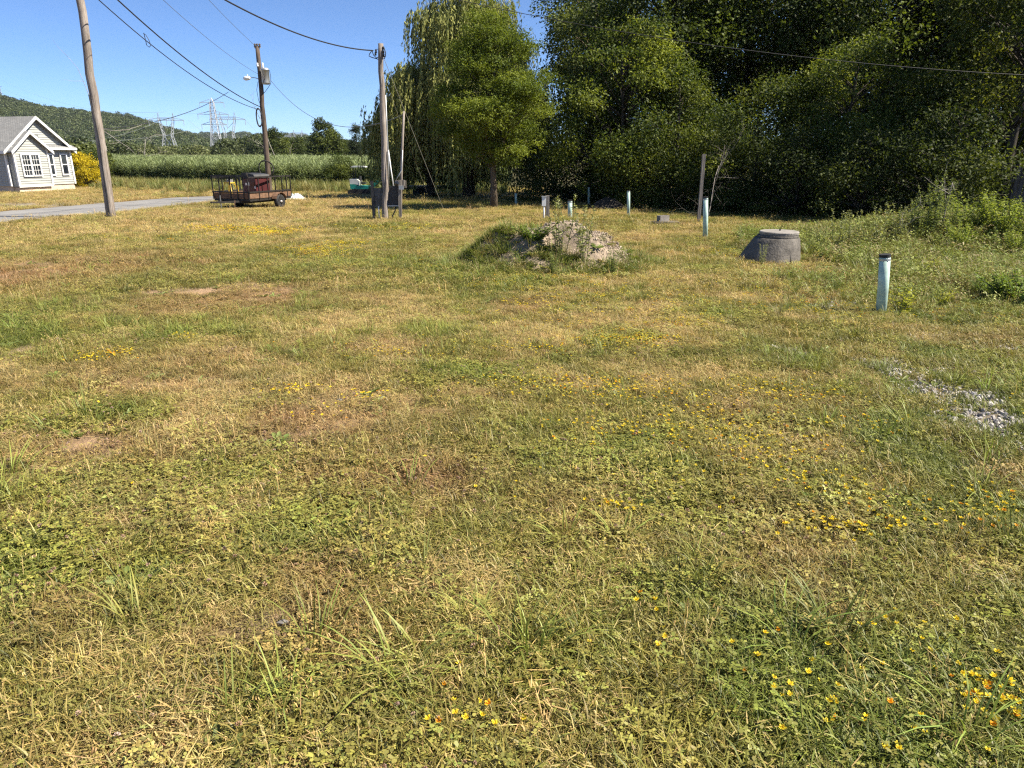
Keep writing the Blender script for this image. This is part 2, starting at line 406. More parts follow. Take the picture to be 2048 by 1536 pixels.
# ---------------------------------------------------------------- road
near = [(-260, 470), (0, 447), (127, 434), (215, 428), (293, 419), (400, 407), (470, 400), (540, 396)]
far = [(-260, 440), (0, 423), (78, 416.5), (176, 408.5), (254, 402.5), (332, 396), (440, 391), (540, 389)]
def resamp(pl, n):
    q = [G(*p) for p in pl]; L = [0]
    for i in range(1, len(q)): L.append(L[-1]+(q[i]-q[i-1]).length)
    tt = np.linspace(0, L[-1], n); return np.interp(tt, L, [p.x for p in q]), np.interp(tt, L, [p.y for p in q])
ax, ay = resamp(near, 90); bx, by = resamp(far, 90)
wob = (fbm(ax, ay, 1.3, 41, 3)-.5)*.5; wob2 = (fbm(bx, by, 1.3, 43, 3)-.5)*.5
V = []; nW = 9
for i in range(90):
    for k in range(nW):
        s = k/(nW-1); x = ax[i]*(1-s)+bx[i]*s; y = (ay[i]+wob[i])*(1-s)+(by[i]+wob2[i])*s
        V.append((x, y, gzf(x, y)+.03-.035*(abs(2*s-1)**6)))
ROAD_POLY = np.array([(V[i*nW][0], V[i*nW][1]) for i in range(90)]+[(V[i*nW+nW-1][0], V[i*nW+nW-1][1]) for i in range(89, -1, -1)])
F_ = [(i*nW+k, i*nW+k+1, (i+1)*nW+k+1, (i+1)*nW+k) for i in range(89) for k in range(nW-1)]
t = NT('asphalt'); c = t.coord('Object'); f1 = t.noise(c, .5, 5); f2 = t.noise(c, 30, 4)
k = t.mul(t.ramp(f1, [(.3, (.185, .18, .175)), (.7, (.265, .26, .25))]), t.ramp(f2, [(.3, .7), (.7, 1.15)]))
M['asphalt'] = t.done(t.prin(k, .9, 0, t.bump(f2, .5, .01), .2))
o = link('road', np_mesh('road', np.array(V), np.array(F_), M['asphalt'], None, True)); tag(o, 'worn grey asphalt road crossing behind the weathered pole', None, None, 'structure')
def in_road(x, y):
    px, py = ROAD_POLY[:, 0], ROAD_POLY[:, 1]; inside = np.zeros(len(x), bool); j = len(px)-1
    for i in range(len(px)):
        c = ((py[i] > y) != (py[j] > y)) & (x < (px[j]-px[i])*(y-py[i])/(py[j]-py[i]+1e-12)+px[i]); inside ^= c; j = i
    return inside

# ================================================================ lawn pieces
rng = np.random.default_rng(5)
class Blades:
    def __init__(s): s.v = []; s.f = []; s.c = []
    def blade(s, base, az, h, w, bend, col, col2=None, flat=0.0):
        """a tapering bent blade of three triangles' worth"""
        d = np.array([math.cos(az), math.sin(az), 0]); sd = np.array([-d[1], d[0], 0]); b = np.array(base, float)
        up = np.array([0, 0, 1.0])
        p1 = b+up*h*.55*(1-flat)+d*h*(bend*.35+flat*.5); p2 = b+up*h*(1-flat)*(1-.35*abs(bend))+d*h*(bend+flat)
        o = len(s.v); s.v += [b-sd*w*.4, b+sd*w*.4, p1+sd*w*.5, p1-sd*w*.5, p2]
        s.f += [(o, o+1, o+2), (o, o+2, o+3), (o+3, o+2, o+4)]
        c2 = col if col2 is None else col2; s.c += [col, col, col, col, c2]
    def tri(s, a, b, c, col):
        o = len(s.v); s.v += [a, b, c]; s.f += [(o, o+1, o+2)]; s.c += [col]*3
    def poly(s, pts, col):
        o = len(s.v); s.v += pts; s.c += [col]*len(pts)
        for k in range(1, len(pts)-1): s.f.append((o, o+k, o+k+1))
    def mesh(s, name, mat): return np_mesh(name, np.array(s.v), np.array(s.f), mat, np.array(s.c))
def jit(c, a=.25): return tuple(np.clip(np.array(c)*(1+rng.uniform(-a, a))*(1+rng.uniform(-.1, .1, 3)), 0, 1))
def disc(r): a = rng.uniform(0, 6.283); q = r*math.sqrt(rng.random()); return (q*math.cos(a), q*math.sin(a), -.005)
W1 = (1, 1, 1)
def turf(n, r, h0, h1, wd, straw=.25):
    b = Blades()
    for _ in range(n):
        st = rng.random() < straw; h = rng.uniform(h0, h1)*(1 if not st else .9)
        col = jit((1.8, 1.5, 1.9), .35) if st else jit(W1, .35)
        if rng.random() < .14: col = jit((.45, .5, .5), .3)
        b.blade(disc(r), rng.uniform(0, 6.283), h, wd*rng.uniform(.7, 1.4), rng.uniform(.1, 1.1), np.array(col)*.85, np.array(col)*1.1, flat=rng.uniform(0, .35))
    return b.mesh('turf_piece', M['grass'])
def thatch(n, r):
    b = Blades(); n = int(n*1.5)
    for _ in range(n):
        p = disc(r); p = (p[0], p[1], rng.uniform(.002, .035)); b.blade(p, rng.uniform(0, 6.283), rng.uniform(.015, .055), rng.uniform(.0012, .003), .1, jit(W1, .5), None, flat=rng.uniform(.75, 1))
    return b.mesh('thatch_piece', M['grass'])
def clover(n, r):
    b = Blades(); n = int(n*1.5)
    for _ in range(n):
        p = np.array(disc(r)); h = rng.uniform(.018, .055); col = jit(W1, .3); a0 = rng.uniform(0, 6.283); tilt = rng.uniform(-.5, .5)
        for k in range(3):
            a = a0+k*2.094; d = np.array([math.cos(a), math.sin(a), tilt*math.cos(a+1)]); s_ = np.array([-d[1], d[0], rng.uniform(-.3, .3)]); R0 = rng.uniform(.004, .0085)
            c0 = p+np.array([0, 0, h]); b.poly([c0, c0+d*R0*.7-s_*R0*.55, c0+d*R0*1.5-s_*R0*.35, c0+d*R0*1.5+s_*R0*.35, c0+d*R0*.7+s_*R0*.55], np.array(col)*rng.uniform(.8, 1.2))
        b.blade(p, a0, h, .0016, .05, jit((.8, .8, .7), .2))
    return b.mesh('clover_piece', M['grass'])
def tuft(n, r, h0, h1, wd, out=.9, dry=.15):
    b = Blades()
    for _ in range(n):
        p = np.array(disc(r)); a = math.atan2(p[1], p[0])+rng.normal(0, .5); st = rng.random() < dry
        col = np.array(jit((1.7, 1.4, 1.9), .25) if st else jit(W1, .25))
        h = rng.uniform(h0, h1); q = rng.uniform(.15, out)
        # two joined pieces give the blade its arch
        d = np.array([math.cos(a), math.sin(a), 0]); sd = np.array([-d[1], d[0], 0]); w_ = wd*rng.uniform(.7, 1.3)
        ts = np.linspace(0, 1, 5); pts = [p+d*h*q*(t_**1.6)+np.array([0, 0, 1])*h*(t_-.45*q*t_**2.4) for t_ in ts]
        o = len(b.v)
        for t_, pp in zip(ts[:-1], pts[:-1]):
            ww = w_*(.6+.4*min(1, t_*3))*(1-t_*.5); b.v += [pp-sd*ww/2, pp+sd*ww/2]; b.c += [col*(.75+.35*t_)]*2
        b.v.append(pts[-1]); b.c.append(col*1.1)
        for k in range(3): b.f += [(o+2*k, o+2*k+1, o+2*k+3), (o+2*k, o+2*k+3, o+2*k+2)]
        b.f.append((o+6, o+7, o+8))
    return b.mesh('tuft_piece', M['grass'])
def seedstalk(n, r, h0, h1):
    b = Blades()
    for _ in range(n):
        p = np.array(disc(r)); a = rng.uniform(0, 6.283); h = rng.uniform(h0, h1); bend = rng.uniform(.1, .6)
        b.blade(p, a, h, .0022, bend, jit((1, 1, 1), .2)); d = np.array([math.cos(a), math.sin(a), 0]); e = p+np.array([0, 0, h*(1-.35*bend)])+d*h*bend
        for _k in range(5):
            b.blade(e-d*.012*_k-np.array([0, 0, .008*_k]), rng.uniform(0, 6.283), rng.uniform(.008, .018), .003, .6, jit((1.05, .95, .8), .25))
    return b.mesh('stalk_piece', M['grass'])
def rosette(n, L, wd):
    b = Blades()
    for k in range(n):
        a = k*2.4+rng.uniform(-.3, .3); l = L*rng.uniform(.6, 1.1); d = np.array([math.cos(a), math.sin(a), 0]); sd = np.array([-d[1], d[0], 0]); col = np.array(jit(W1, .2)); z = rng.uniform(.25, .6)
        up = np.array([0, 0, 1])
        b.poly([d*.005, d*l*.4-sd*wd*.5+up*l*z*.5, d*l*.8-sd*wd*.35+up*l*z*.7, d*l+up*l*z*.62, d*l*.8+sd*wd*.35+up*l*z*.7, d*l*.4+sd*wd*.5+up*l*z*.5], col)
    return b.mesh('rosette_piece', M['grass'])
def flower(nh):
    """trefoil: a thin stem with a head of small yellow pea-petals"""
    b = Blades()
    for _ in range(nh):
        p = np.array(disc(.02 if nh == 1 else .06)); h = rng.uniform(.05, .09); a = rng.uniform(0, 6.283)
        b.blade(p, a, h, .0018, .12, (.10, .14, .04)); e = p+np.array([math.cos(a)*h*.12, math.sin(a)*h*.12, h*.95])
        m = rng.integers(3, 6)
        for k in range(m):
            q = a+k*6.283/m; d = np.array([math.cos(q), math.sin(q), .35]); s_ = np.array([-d[1], d[0], 0]); l = rng.uniform(.008, .012)
            c = jit((1, 1, 1), .15)
            b.poly([e, e+d*l*.6-s_*l*.5, e+d*l*1.15-s_*l*.25+np.array([0, 0, .004]), e+d*l*1.15+s_*l*.25+np.array([0, 0, .004]), e+d*l*.6+s_*l*.5], c)
            b.poly([e+d*l*.3-s_*l*.3, e+d*l*.3+s_*l*.3, e+d*l*.5+np.array([0, 0, l*.9])], np.array(c)*.9)
    return b.mesh('flower_piece', M['flower'])
def cloverhead():
    b = Blades(); b.blade((0, 0, 0), 1, .05, .0018, .1, (.25, .25, .12)); e = np.array([.003, .004, .05])
    for k in range(26):
        d = unit(rng.normal(size=(1, 3)))[0]; d[2] = abs(d[2])*.8+.1; s_ = unit(np.cross(d, rng.normal(size=3))[None])[0]
        b.poly([e+d*.002-s_*.002, e+d*.002+s_*.002, e+d*.009+s_*.0012, e+d*.009-s_*.0012], jit(W1, .3))
    return b.mesh('clover_head_piece', M['flower'])
def stone_mesh(seed):
    r2 = np.random.default_rng(seed); import bmesh
    bm = bmesh.new(); bmesh.ops.create_icosphere(bm, subdivisions=1, radius=1)
    for v in bm.verts: v.co = Vector(np.array(v.co)*np.array([1, .8, .6])*r2.uniform(.65, 1.25))
    me = bpy.data.meshes.new('stone_piece'); bm.to_mesh(me); bm.free(); me.materials.append(M['stone']); return me

LAWN = [turf(80, .10, .02, .075, .0026, .34), turf(80, .10, .025, .09, .0028, .24), turf(75, .10, .012, .042, .0026, .6),
        thatch(60, .10), thatch(60, .10), clover(26, .09), clover(20, .08), tuft(30, .045, .08, .20, .0045, 1.2), tuft(18, .05, .10, .24, .005, 1.1, .3), seedstalk(5, .06, .08, .2)]
def lawn_points(y0, y1, per_m2, pad=1.8):
    area = (y1-y0)*(.80*(y0+y1)/2+pad)*2; n = int(area*per_m2)
    y = y0+(y1-y0)*rng.random(n*2); lim = .80*y+pad; mx = .80*y1+pad
    x = rng.uniform(-mx, mx, n*2); k = np.abs(x) < lim; return x[k], y[k]
def place_lawn(name, y0, y1, dens, sc, label):
    x, y = lawn_points(y0, y1, dens); F = fields(x, y); n = len(x)
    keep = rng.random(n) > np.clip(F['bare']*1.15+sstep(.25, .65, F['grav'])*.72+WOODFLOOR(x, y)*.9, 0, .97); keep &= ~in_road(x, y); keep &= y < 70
    x, y = x[keep], y[keep]; F = {k: v[keep] for k, v in F.items()}; n = len(x); g = F['g']
    typ = np.zeros(n, int); u = rng.random(n)
    cl = sstep(.40, .70, fbm(x, y, .8, 81, 3))*.45+.12; tf = sstep(.52, .78, fbm(x, y, .55, 91, 3))*.20*(.4+g)*np.interp(y, [4, 10, 16], [1, .6, .2])+.005
    dry = np.clip(.60-g*.66, .05, .55)
    typ[:] = np.where(u < dry, rng.choice([2, 3, 4], n), np.where(u < dry+cl*(1-dry), rng.choice([5, 6], n), rng.choice([0, 1], n)))
    v = rng.random(n); typ = np.where(v < tf, rng.choice([7, 8], n), typ); typ = np.where((v > .975), 9, typ)
    base = mix3(mix3(STRAW, OLIVE, sstep(.0, .48, g)), GREEN, sstep(.5, 1.0, g))
    isdry = np.isin(typ, [2, 3, 4, 9]); tint = np.where(isdry[:, None], mix3((.50, .375, .165), OLIVE, g*.5), base)
    isg = np.isin(typ, [5, 6]); tint = np.where(isg[:, None], mix3(tint, (.27, .27, .06), .6), tint)
    istf = np.isin(typ, [7, 8]); tint = np.where(istf[:, None], mix3(tint, (.24, .28, .06), .7), tint)
    tint = mix3(tint, np.array(RED)*1.05, F['red']*.72*(~istf)); tint = tint*(rng.uniform(.70, 1.50, (n, 1)))*(1+rng.uniform(-.08, .08, (n, 3)))
    s = sc*rng.uniform(.75, 1.3, n)*(1+.25*F['green']); s = np.where(istf, s*np.where(F['g'] > .5, 1, .75)*np.interp(y, [5, 9, 20, 40], [1, .7, .5, .35]), s)
    rot = np.stack([rng.normal(0, .12, n), rng.normal(0, .12, n), rng.uniform(0, 6.283, n)], 1)
    sc3 = np.stack([s, s, s*np.where(np.isin(typ, [3, 4]), .8, rng.uniform(.7, 1.1, n))], 1)
    scatter(name, np.stack([x, y, gz(x, y)], 1), rot, sc3, tint, typ, LAWN, label)
place_lawn('lawn_grass', 1.05, 4.5, 270, 1.12, 'mixed dry and green mown grass with clover nearest the viewer')
place_lawn('lawn_grass', 4.5, 10, 210, 1.05, 'mown field grass in the middle of the lawn')
place_lawn('lawn_grass', 10, 20, 85, 1.5, 'sun-bleached mown grass around the gravel heap')
place_lawn('lawn_grass', 20, 36, 26, 2.2, 'dry mown grass towards the poles and trailer')
place_lawn('lawn_grass', 36, 70, 7, 3.2, 'dry short grass at the far edge of the field')

# yellow trefoil flowers in drifts
FL = []
for px, py, rpx, rpy, n in [(230, 712, 42, 9, 150), (180, 722, 40, 10, 60), (500, 462, 90, 5, 240), (545, 470, 40, 4, 120), (640, 505, 60, 10, 260), (690, 490, 40, 5, 90), (420, 458, 50, 3, 80), (590, 785, 60, 9, 90), (380, 680, 20, 6, 25), (770, 710, 60, 10, 80), (690, 695, 40, 6, 25),
                            (1240, 690, 90, 14, 220), (1100, 700, 90, 14, 150), (1130, 780, 140, 24, 320), (1290, 780, 140, 24, 260), (1350, 650, 60, 8, 70), (1290, 685, 60, 7, 70), (1450, 860, 180, 44, 420), (1560, 790, 130, 24, 260), (1230, 870, 120, 30, 150), (740, 800, 60, 10, 60), (640, 830, 60, 14, 30),
                            (1640, 980, 110, 26, 60), (1850, 1050, 200, 46, 90), (1650, 1060, 120, 20, 60), (1230, 1025, 44, 12, 32), (1990, 1010, 60, 30, 60), (1500, 920, 150, 30, 140), (1760, 860, 70, 18, 60), (1870, 600, 90, 14, 24), (1790, 580, 60, 10, 10),
                            (1985, 1415, 70, 50, 75), (1650, 1400, 200, 90, 26), (1780, 1290, 200, 50, 20), (950, 1470, 110, 45, 13), (1280, 1240, 150, 40, 9), (1450, 1340, 160, 60, 8), (900, 1380, 60, 40, 5), (1750, 1480, 200, 45, 12), (850, 940, 200, 50, 10), (400, 470, 160, 10, 60), (800, 460, 80, 5, 60)]:
    c = G(px, py); a = G(px, min(1534, py+rpy)); b = G(px, py-rpy)
    for _ in range(int(n*(.75 if py < 560 else .5 if py < 950 else .8))): FL.append((c.x+rng.normal(0, .62)*rpx/ppm(c.y), c.y+rng.normal(0, .62)*(b.y-a.y)/2))
xf, yf = lawn_points(3.2, 16, 40); kf = (rng.random(len(xf)) < sstep(.42, .7, fbm(xf, yf, .5, 15, 4))*sstep(-4, 1.5, xf)*.8); FL += list(zip(xf[kf], yf[kf]))
FL = np.array(FL); n = len(FL); dist = FL[:, 1]
tint = np.array([.78, .62, .04])*rng.uniform(.8, 1.15, (n, 1)); orange = rng.random(n) < .13; tint[orange] = np.array([.74, .36, .02])*rng.uniform(.8, 1.1, (orange.sum(), 1))
scatter('yellow_flowers', np.c_[FL, gz(FL[:, 0], FL[:, 1])], np.c_[rng.normal(0, .2, (n, 2)), rng.uniform(0, 6.283, n)], (rng.uniform(.8, 1.2, n)*np.interp(dist, [2, 8, 14, 25], [.85, .7, .95, 1.6])), tint, np.where(dist < 7, rng.integers(0, 2, n), 2), [flower(1), flower(1), flower(4)], 'small yellow trefoil flowers in drifts across the lawn')
x, y = lawn_points(1.1, 7, 26); F = fields(x, y); k = fbm(x, y, .8, 81, 3) > .42; x, y = x[k], y[k]; n = len(x)
scatter('clover_heads', np.c_[x, y, gz(x, y)], np.c_[rng.normal(0, .25, (n, 2)), rng.uniform(0, 6.283, n)], rng.uniform(.8, 1.3, n), mix3((.42, .27, .17), (.55, .40, .34), rng.random(n)), np.zeros(n, int), [cloverhead()], 'faded pinkish clover heads among the near grass')
# broad leaves (dock, plantain, dandelion) dotted through the turf
x, y = lawn_points(1.1, 14, 7); F = fields(x, y); k = rng.random(len(x)) < F['g']*1.1; x, y = x[k], y[k]; n = len(x)
scatter('broadleaf_weeds', np.c_[x, y, gz(x, y)], np.c_[rng.normal(0, .1, (n, 2)), rng.uniform(0, 6.283, n)], rng.uniform(.6, 1.2, n), mix3(GREEN, (.18, .22, .07), rng.random(n))*rng.uniform(.8, 1.3, (n, 1)), rng.integers(0, 2, n), [rosette(9, .11, .03), rosette(12, .09, .024)], 'low broad-leaved weeds dotted through the turf')
# gravel lying on the worn patches at the right
x, y = lawn_points(3.6, 14, 950); k = (x > 1.5); x, y = x[k], y[k]; F = fields(x, y); k = rng.random(len(x)) < sstep(.18, .6, F['grav'])*.75; x, y = x[k], y[k]; n = len(x)
STONES = [stone_mesh(i) for i in range(4)]
scatter('loose_gravel', np.c_[x, y, gz(x, y)+.004], rng.uniform(0, 6.283, (n, 3)), rng.uniform(.008, .03, n), mix3((.24, .22, .205), (.55, .52, .49), rng.random(n)), rng.integers(0, 4, n), STONES, 'pale grey gravel showing through the weeds at the right')
# ================================================================ trees
def clump_points(rg, clumps, rad, n, flat=.75, twig=.22, per=9):
    """n leaf positions gathered in twigs inside clump balls; returns points and outward directions"""
    clumps = np.asarray(clumps, float); rad = np.asarray(rad, float); wgt = rad**2.2; wgt /= wgt.sum()
    nt_ = max(1, n//per); ci = rg.choice(len(clumps), nt_, p=wgt)
    u = unit(rg.normal(size=(nt_, 3))); r = rg.random(nt_)**.42
    off = u*r[:, None]*rad[ci][:, None]*np.array([1, 1, flat]); tw = clumps[ci]+off
    ti = np.repeat(np.arange(nt_), per)
    p = tw[ti]+rg.normal(size=(len(ti), 3))*(twig*np.sqrt(rad[ci]))[ti][:, None]*np.array([1, 1, .7])
    return p, unit(off+1e-6)[ti], ci[ti], ti
def leafy(name, rg, clumps, rad, n, L, W, col, col2, flat=.75, twig=.22, mat='leaf', droop=.35, per=9, cvar=.3, spray=.45, hue=2.3):
    p, out, ci, ti = clump_points(rg, clumps, rad, n, flat, twig, per); m = len(p)
    nt_ = ti.max()+1; sd_ = unit(np.stack([rg.normal(size=nt_), rg.normal(size=nt_), rg.normal(size=nt_)*.35+.05], 1)*.7+out[np.searchsorted(ti, np.arange(nt_))]*np.array([1, 1, .5]))[ti]
    p = p+sd_*(rg.random(m)*spray)[:, None]-np.array([0, 0, 1])*((rg.random(m)**2)*spray*.25)[:, None]
    d = unit(out*.3+sd_*.7+rg.normal(size=(m, 3))*.8+np.array([0, 0, -droop])); nr = unit(rg.normal(size=(m, 3))*.75+np.array([0, 0, .8])+out*.5)
    cc = rg.random(len(clumps))[ci]; tt = rg.random(ti.max()+1)[ti]
    t_ = np.clip(.05+.8*cc**hue+.4*(tt-.5)+rg.normal(0, .15, m), 0, 1)
    c = mix3(col, col2, t_)*(1+rg.uniform(-cvar, cvar, (m, 1)))
    Ls = L*rg.uniform(.6, 1.35, m); Ws = W*rg.uniform(.65, 1.3, m)
    v, f = leaf_arrays(p, d, nr, Ls, Ws)
    return np_mesh(name, v, f, M[mat], np.repeat(c, 4, 0))
def trunk_mesh(name, rg, H, r0, clumps, mat='bark', lean=(0, 0), wig=.15, limb=.05, n=9, top=.92):
    b = MB(); zs = np.linspace(-.15, H*top, 9); ph = rg.uniform(0, 6, 2)
    def ctr(z):
        q = max(z, 0)/H; return Vector((lean[0]*q+wig*math.sin(q*4+ph[0])*q, lean[1]*q+wig*math.sin(q*5+ph[1])*q, z))
    rad = [r0*(1.35 if i == 0 else (1.08 if i == 1 else 1))*(1-.86*(i/8)**1.1) for i in range(9)]
    b.tube([ctr(z) for z in zs], rad, n)
    for c in clumps:
        c = Vector(c); hd = math.hypot(c.x-ctr(c.z).x, c.y-ctr(c.z).y)
        z0 = min(max(.12*H, c.z-hd*rg.uniform(.4, .95)), H*.88); a = ctr(z0); mid = a.lerp(c, .5)+Vector((rg.normal(0, .12), rg.normal(0, .12), hd*.10))
        rr0 = max(.012, min(limb*(.5+hd*.16), r0*(1-.8*z0/H)*.7)); b.tube([a, a.lerp(mid, .5)+Vector((0, 0, .03)), mid, mid.lerp(c, .6), c], [rr0, rr0*.8, rr0*.6, rr0*.4, .008], 5)
    return b.mesh(name, M[mat], True)
def envelope(rg, K, H, prof, shell=.35, sq=1.0):
    """K clump centres in a crown whose radius at height fraction h is prof(h)"""
    hs = np.array([p[0] for p in prof]); rs = np.array([p[1] for p in prof])
    out = []
    while len(out) < K:
        h = rg.uniform(hs[0], hs[-1]); r = np.interp(h, hs, rs)
        if rg.random() > (r/rs.max())**1.3+.08: continue
        a = rg.uniform(0, 6.283); q = r*math.sqrt(rg.uniform(shell, 1))*rg.uniform(.78, 1.22)
        out.append((q*math.cos(a), q*math.sin(a)*sq, h*H))
    return np.array(out)
TREES = {}
def kind(key, seed, H, r0, prof, K, cr, n, L, W, col, col2, bark='bark', **kw):
    rg = np.random.default_rng(seed); tk = {k: kw.pop(k) for k in ('lean', 'wig', 'limb', 'top') if k in kw}; shell = kw.pop('shell', .35)
    K = int(K*1.3); cl = envelope(rg, K, H, prof, shell); rad = cr[0]*.7+(cr[1]*1.1-cr[0]*.7)*rg.random(K)**1.7
    TREES[key] = (trunk_mesh('trunk', rg, H, r0, cl, bark, **tk), leafy('crown', rg, cl, rad, n, L, W, col, col2, **kw))
def plant_tree(name, key, label, loc, s=1.0, rz=0, cat='tree', group=None, sz=None, foliage='crown'):
    o = thing(name, label, cat, (loc.x, loc.y, loc.z-.02), rz, group); o.scale = (s, s, sz or s)
    tr, cr = TREES[key]; link('trunk', tr, o); link(foliage, cr, o); return o
DK = (.042, .062, .016); MD = (.12, .155, .028); YG = (.135, .165, .030)
kind('oak', 1, 14, .24, [(.16, 1.6), (.3, 3.6), (.55, 4.4), (.8, 3.4), (1, 1.0)], 64, (.8, 1.7), 34000, .19, .11, DK, MD, 'bark_dark')
kind('maple', 2, 15, .27, [(.12, 1.8), (.28, 3.8), (.5, 4.6), (.75, 3.8), (1, 1.3)], 66, (.8, 1.6), 34000, .18, .115, DK, (.17, .205, .032), 'bark_dark')
kind('poplar', 3, 17, .24, [(.10, 1.4), (.25, 2.6), (.5, 3.1), (.8, 2.6), (1, .8)], 62, (.6, 1.25), 30000, .16, .12, (.07, .095, .03), (.17, .20, .065), 'bark')
kind('tall_slim', 13, 17, .26, [(.46, 1.2), (.55, 2.6), (.75, 3.0), (1, .8)], 40, (.6, 1.25), 20000, .16, .12, (.05, .07, .022), (.13, .155, .045), 'bark')
kind('box_elder', 4, 8.2, .15, [(.04, 2.2), (.2, 3.1), (.5, 3.0), (.8, 2.0), (1, .5)], 64, (.4, 1.05), 36000, .15, .075, (.05, .078, .018), (.25, .285, .046), 'bark_dark', shell=.5)
kind('bushy', 5, 6.2, .11, [(.02, 2.6), (.2, 3.0), (.5, 2.7), (.8, 1.7), (1, .4)], 52, (.35, 1.0), 28000, .145, .07, (.036, .058, .015), (.215, .245, .04), 'bark_dark', shell=.45)
kind('vine', 6, 14, .3, [(.05, 2.0), (.2, 3.6), (.5, 4.0), (.8, 3.6), (1, 1.5)], 70, (.7, 1.4), 38000, .17, .12, (.04, .06, .016), (.20, .215, .036), 'bark_dark', lean=(-1.2, 0))
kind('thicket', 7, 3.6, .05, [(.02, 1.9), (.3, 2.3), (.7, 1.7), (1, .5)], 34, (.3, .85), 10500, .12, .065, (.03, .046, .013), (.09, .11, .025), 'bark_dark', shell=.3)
kind('locust', 8, 9.6, .17, [(.25, .9), (.33, 2.1), (.45, 2.6), (.64, 2.15), (.83, 1.25), (1, .25)], 120, (.3, .95), 95000, .12, .046, (.075, .11, .018), (.22, .26, .036), 'bark', flat=.32, twig=.07, shell=.2, wig=.1, droop=.1, per=16, spray=.62, hue=1.1)
# weeping willow: hanging strands of narrow leaves
def willow(seed, H, r0, prof, K, strands, n_leaf):
    rg = np.random.default_rng(seed); cl = envelope(rg, K, H, prof, .3); cl[:, 2] = np.maximum(cl[:, 2], H*.32)
    P_, D_, C_ = [], [], []
    for k in range(strands):
        c = cl[rg.integers(K)]; s0 = c+rg.normal(0, .55, 3)*np.array([1, 1, .55]); out = np.array([c[0], c[1], 0]); out = out/max(np.linalg.norm(out), .1)
        Ls = rg.uniform(1.2, 4.6); Ls = min(Ls, s0[2]-rg.uniform(.1, 1.3)); Ls = max(Ls, .6); m = int(n_leaf*Ls)
        t_ = np.sort(rg.random(m)); sway = rg.normal(0, .12, 2)
        pts = s0+np.outer(np.sqrt(t_)*.55*min(1, Ls/2), out)+np.outer(t_**2, [sway[0], sway[1], 0])+np.outer(t_*Ls*(.55+.45*t_), [0, 0, -1]); pts += rg.normal(0, .035, pts.shape)
        P_.append(pts); D_.append(np.array([0, 0, -1.0])+rg.normal(0, .33, (m, 3))+out*.1); C_.append(np.full(m, rg.random()))
    p = np.vstack(P_); d = np.vstack(D_); t_ = np.clip(np.concatenate(C_)+rg.normal(0, .15, len(p)), 0, 1)
    c = mix3((.13, .155, .05), (.37, .37, .12), t_)*(1+rg.uniform(-.25, .25, (len(p), 1)))
    v, f = leaf_arrays(p, d, unit(rg.normal(size=(len(p), 3))), rg.uniform(.2, .36, len(p)), rg.uniform(.05, .085, len(p)))
    return trunk_mesh('trunk', rg, H, r0, cl, 'bark_dark', limb=.07), np_mesh('crown', v, f, M['leaf_dull'], np.repeat(c, 4, 0))
TREES['willow'] = willow(21, 13.5, .38, [(.30, 4.6), (.45, 5.0), (.65, 4.2), (.85, 2.7), (1, 1.0)], 70, 4200, 11)
TREES['willow_low'] = willow(22, 9, .3, [(.35, 3.6), (.5, 4.0), (.75, 3.0), (1, 1.1)], 46, 2600, 11)
# distant round tree and conifer, dead snag
kind('far_round', 9, 9, .18, [(.06, 2.8), (.3, 3.4), (.6, 3.1), (1, .9)], 52, (.6, 1.15), 13000, .34, .22, (.05, .07, .022), (.125, .15, .035), 'bark_dark', shell=.3)
kind('far_conifer', 10, 9, .16, [(.04, 2.2), (.3, 1.7), (.6, 1.1), (.85, .55), (1, .1)], 60, (.35, .7), 8000, .34, .09, (.022, .036, .018), (.05, .068, .03), 'bark_dark', shell=.2)
kind('yellow_bush', 11, 4.4, .06, [(.03, 1.2), (.3, 1.6), (.7, 1.4), (1, .4)], 46, (.35, .65), 11000, .14, .10, (.42, .33, .02), (.75, .60, .03), 'bark_dark', shell=.4)
kind('green_bush', 12, 3.6, .06, [(.02, 1.5), (.3, 1.9), (.7, 1.5), (1, .4)], 46, (.35, .7), 9000, .16, .09, (.05, .075, .02), (.15, .175, .035), 'bark_dark', shell=.4)
def snag(rg, H, r0, nb, depth=3, up=.6):
    b = MB()
    def grow(p, d, L, r, lev):
        pts = [p]; q = p
        for _ in range(4):
            d = (d+Vector(rg.normal(0, .16, 3))).normalized(); q = q+d*L/4; pts.append(q)
        b.tube(pts, [r*(1-.17*i) for i in range(5)], 5 if lev else 7)
        if lev < depth:
            for _ in range(nb if lev else nb+2):
                i = rg.integers(1, 5); nd = (d*.5+Vector(rg.normal(0, .75, 3))+Vector((0, 0, up*.4))).normalized()
                grow(pts[i], nd, L*rg.uniform(.35, .6), r*.45, lev+1)
    grow(Vector((0, 0, -.1)), Vector((0, 0, 1)), H, r0, 0); return b

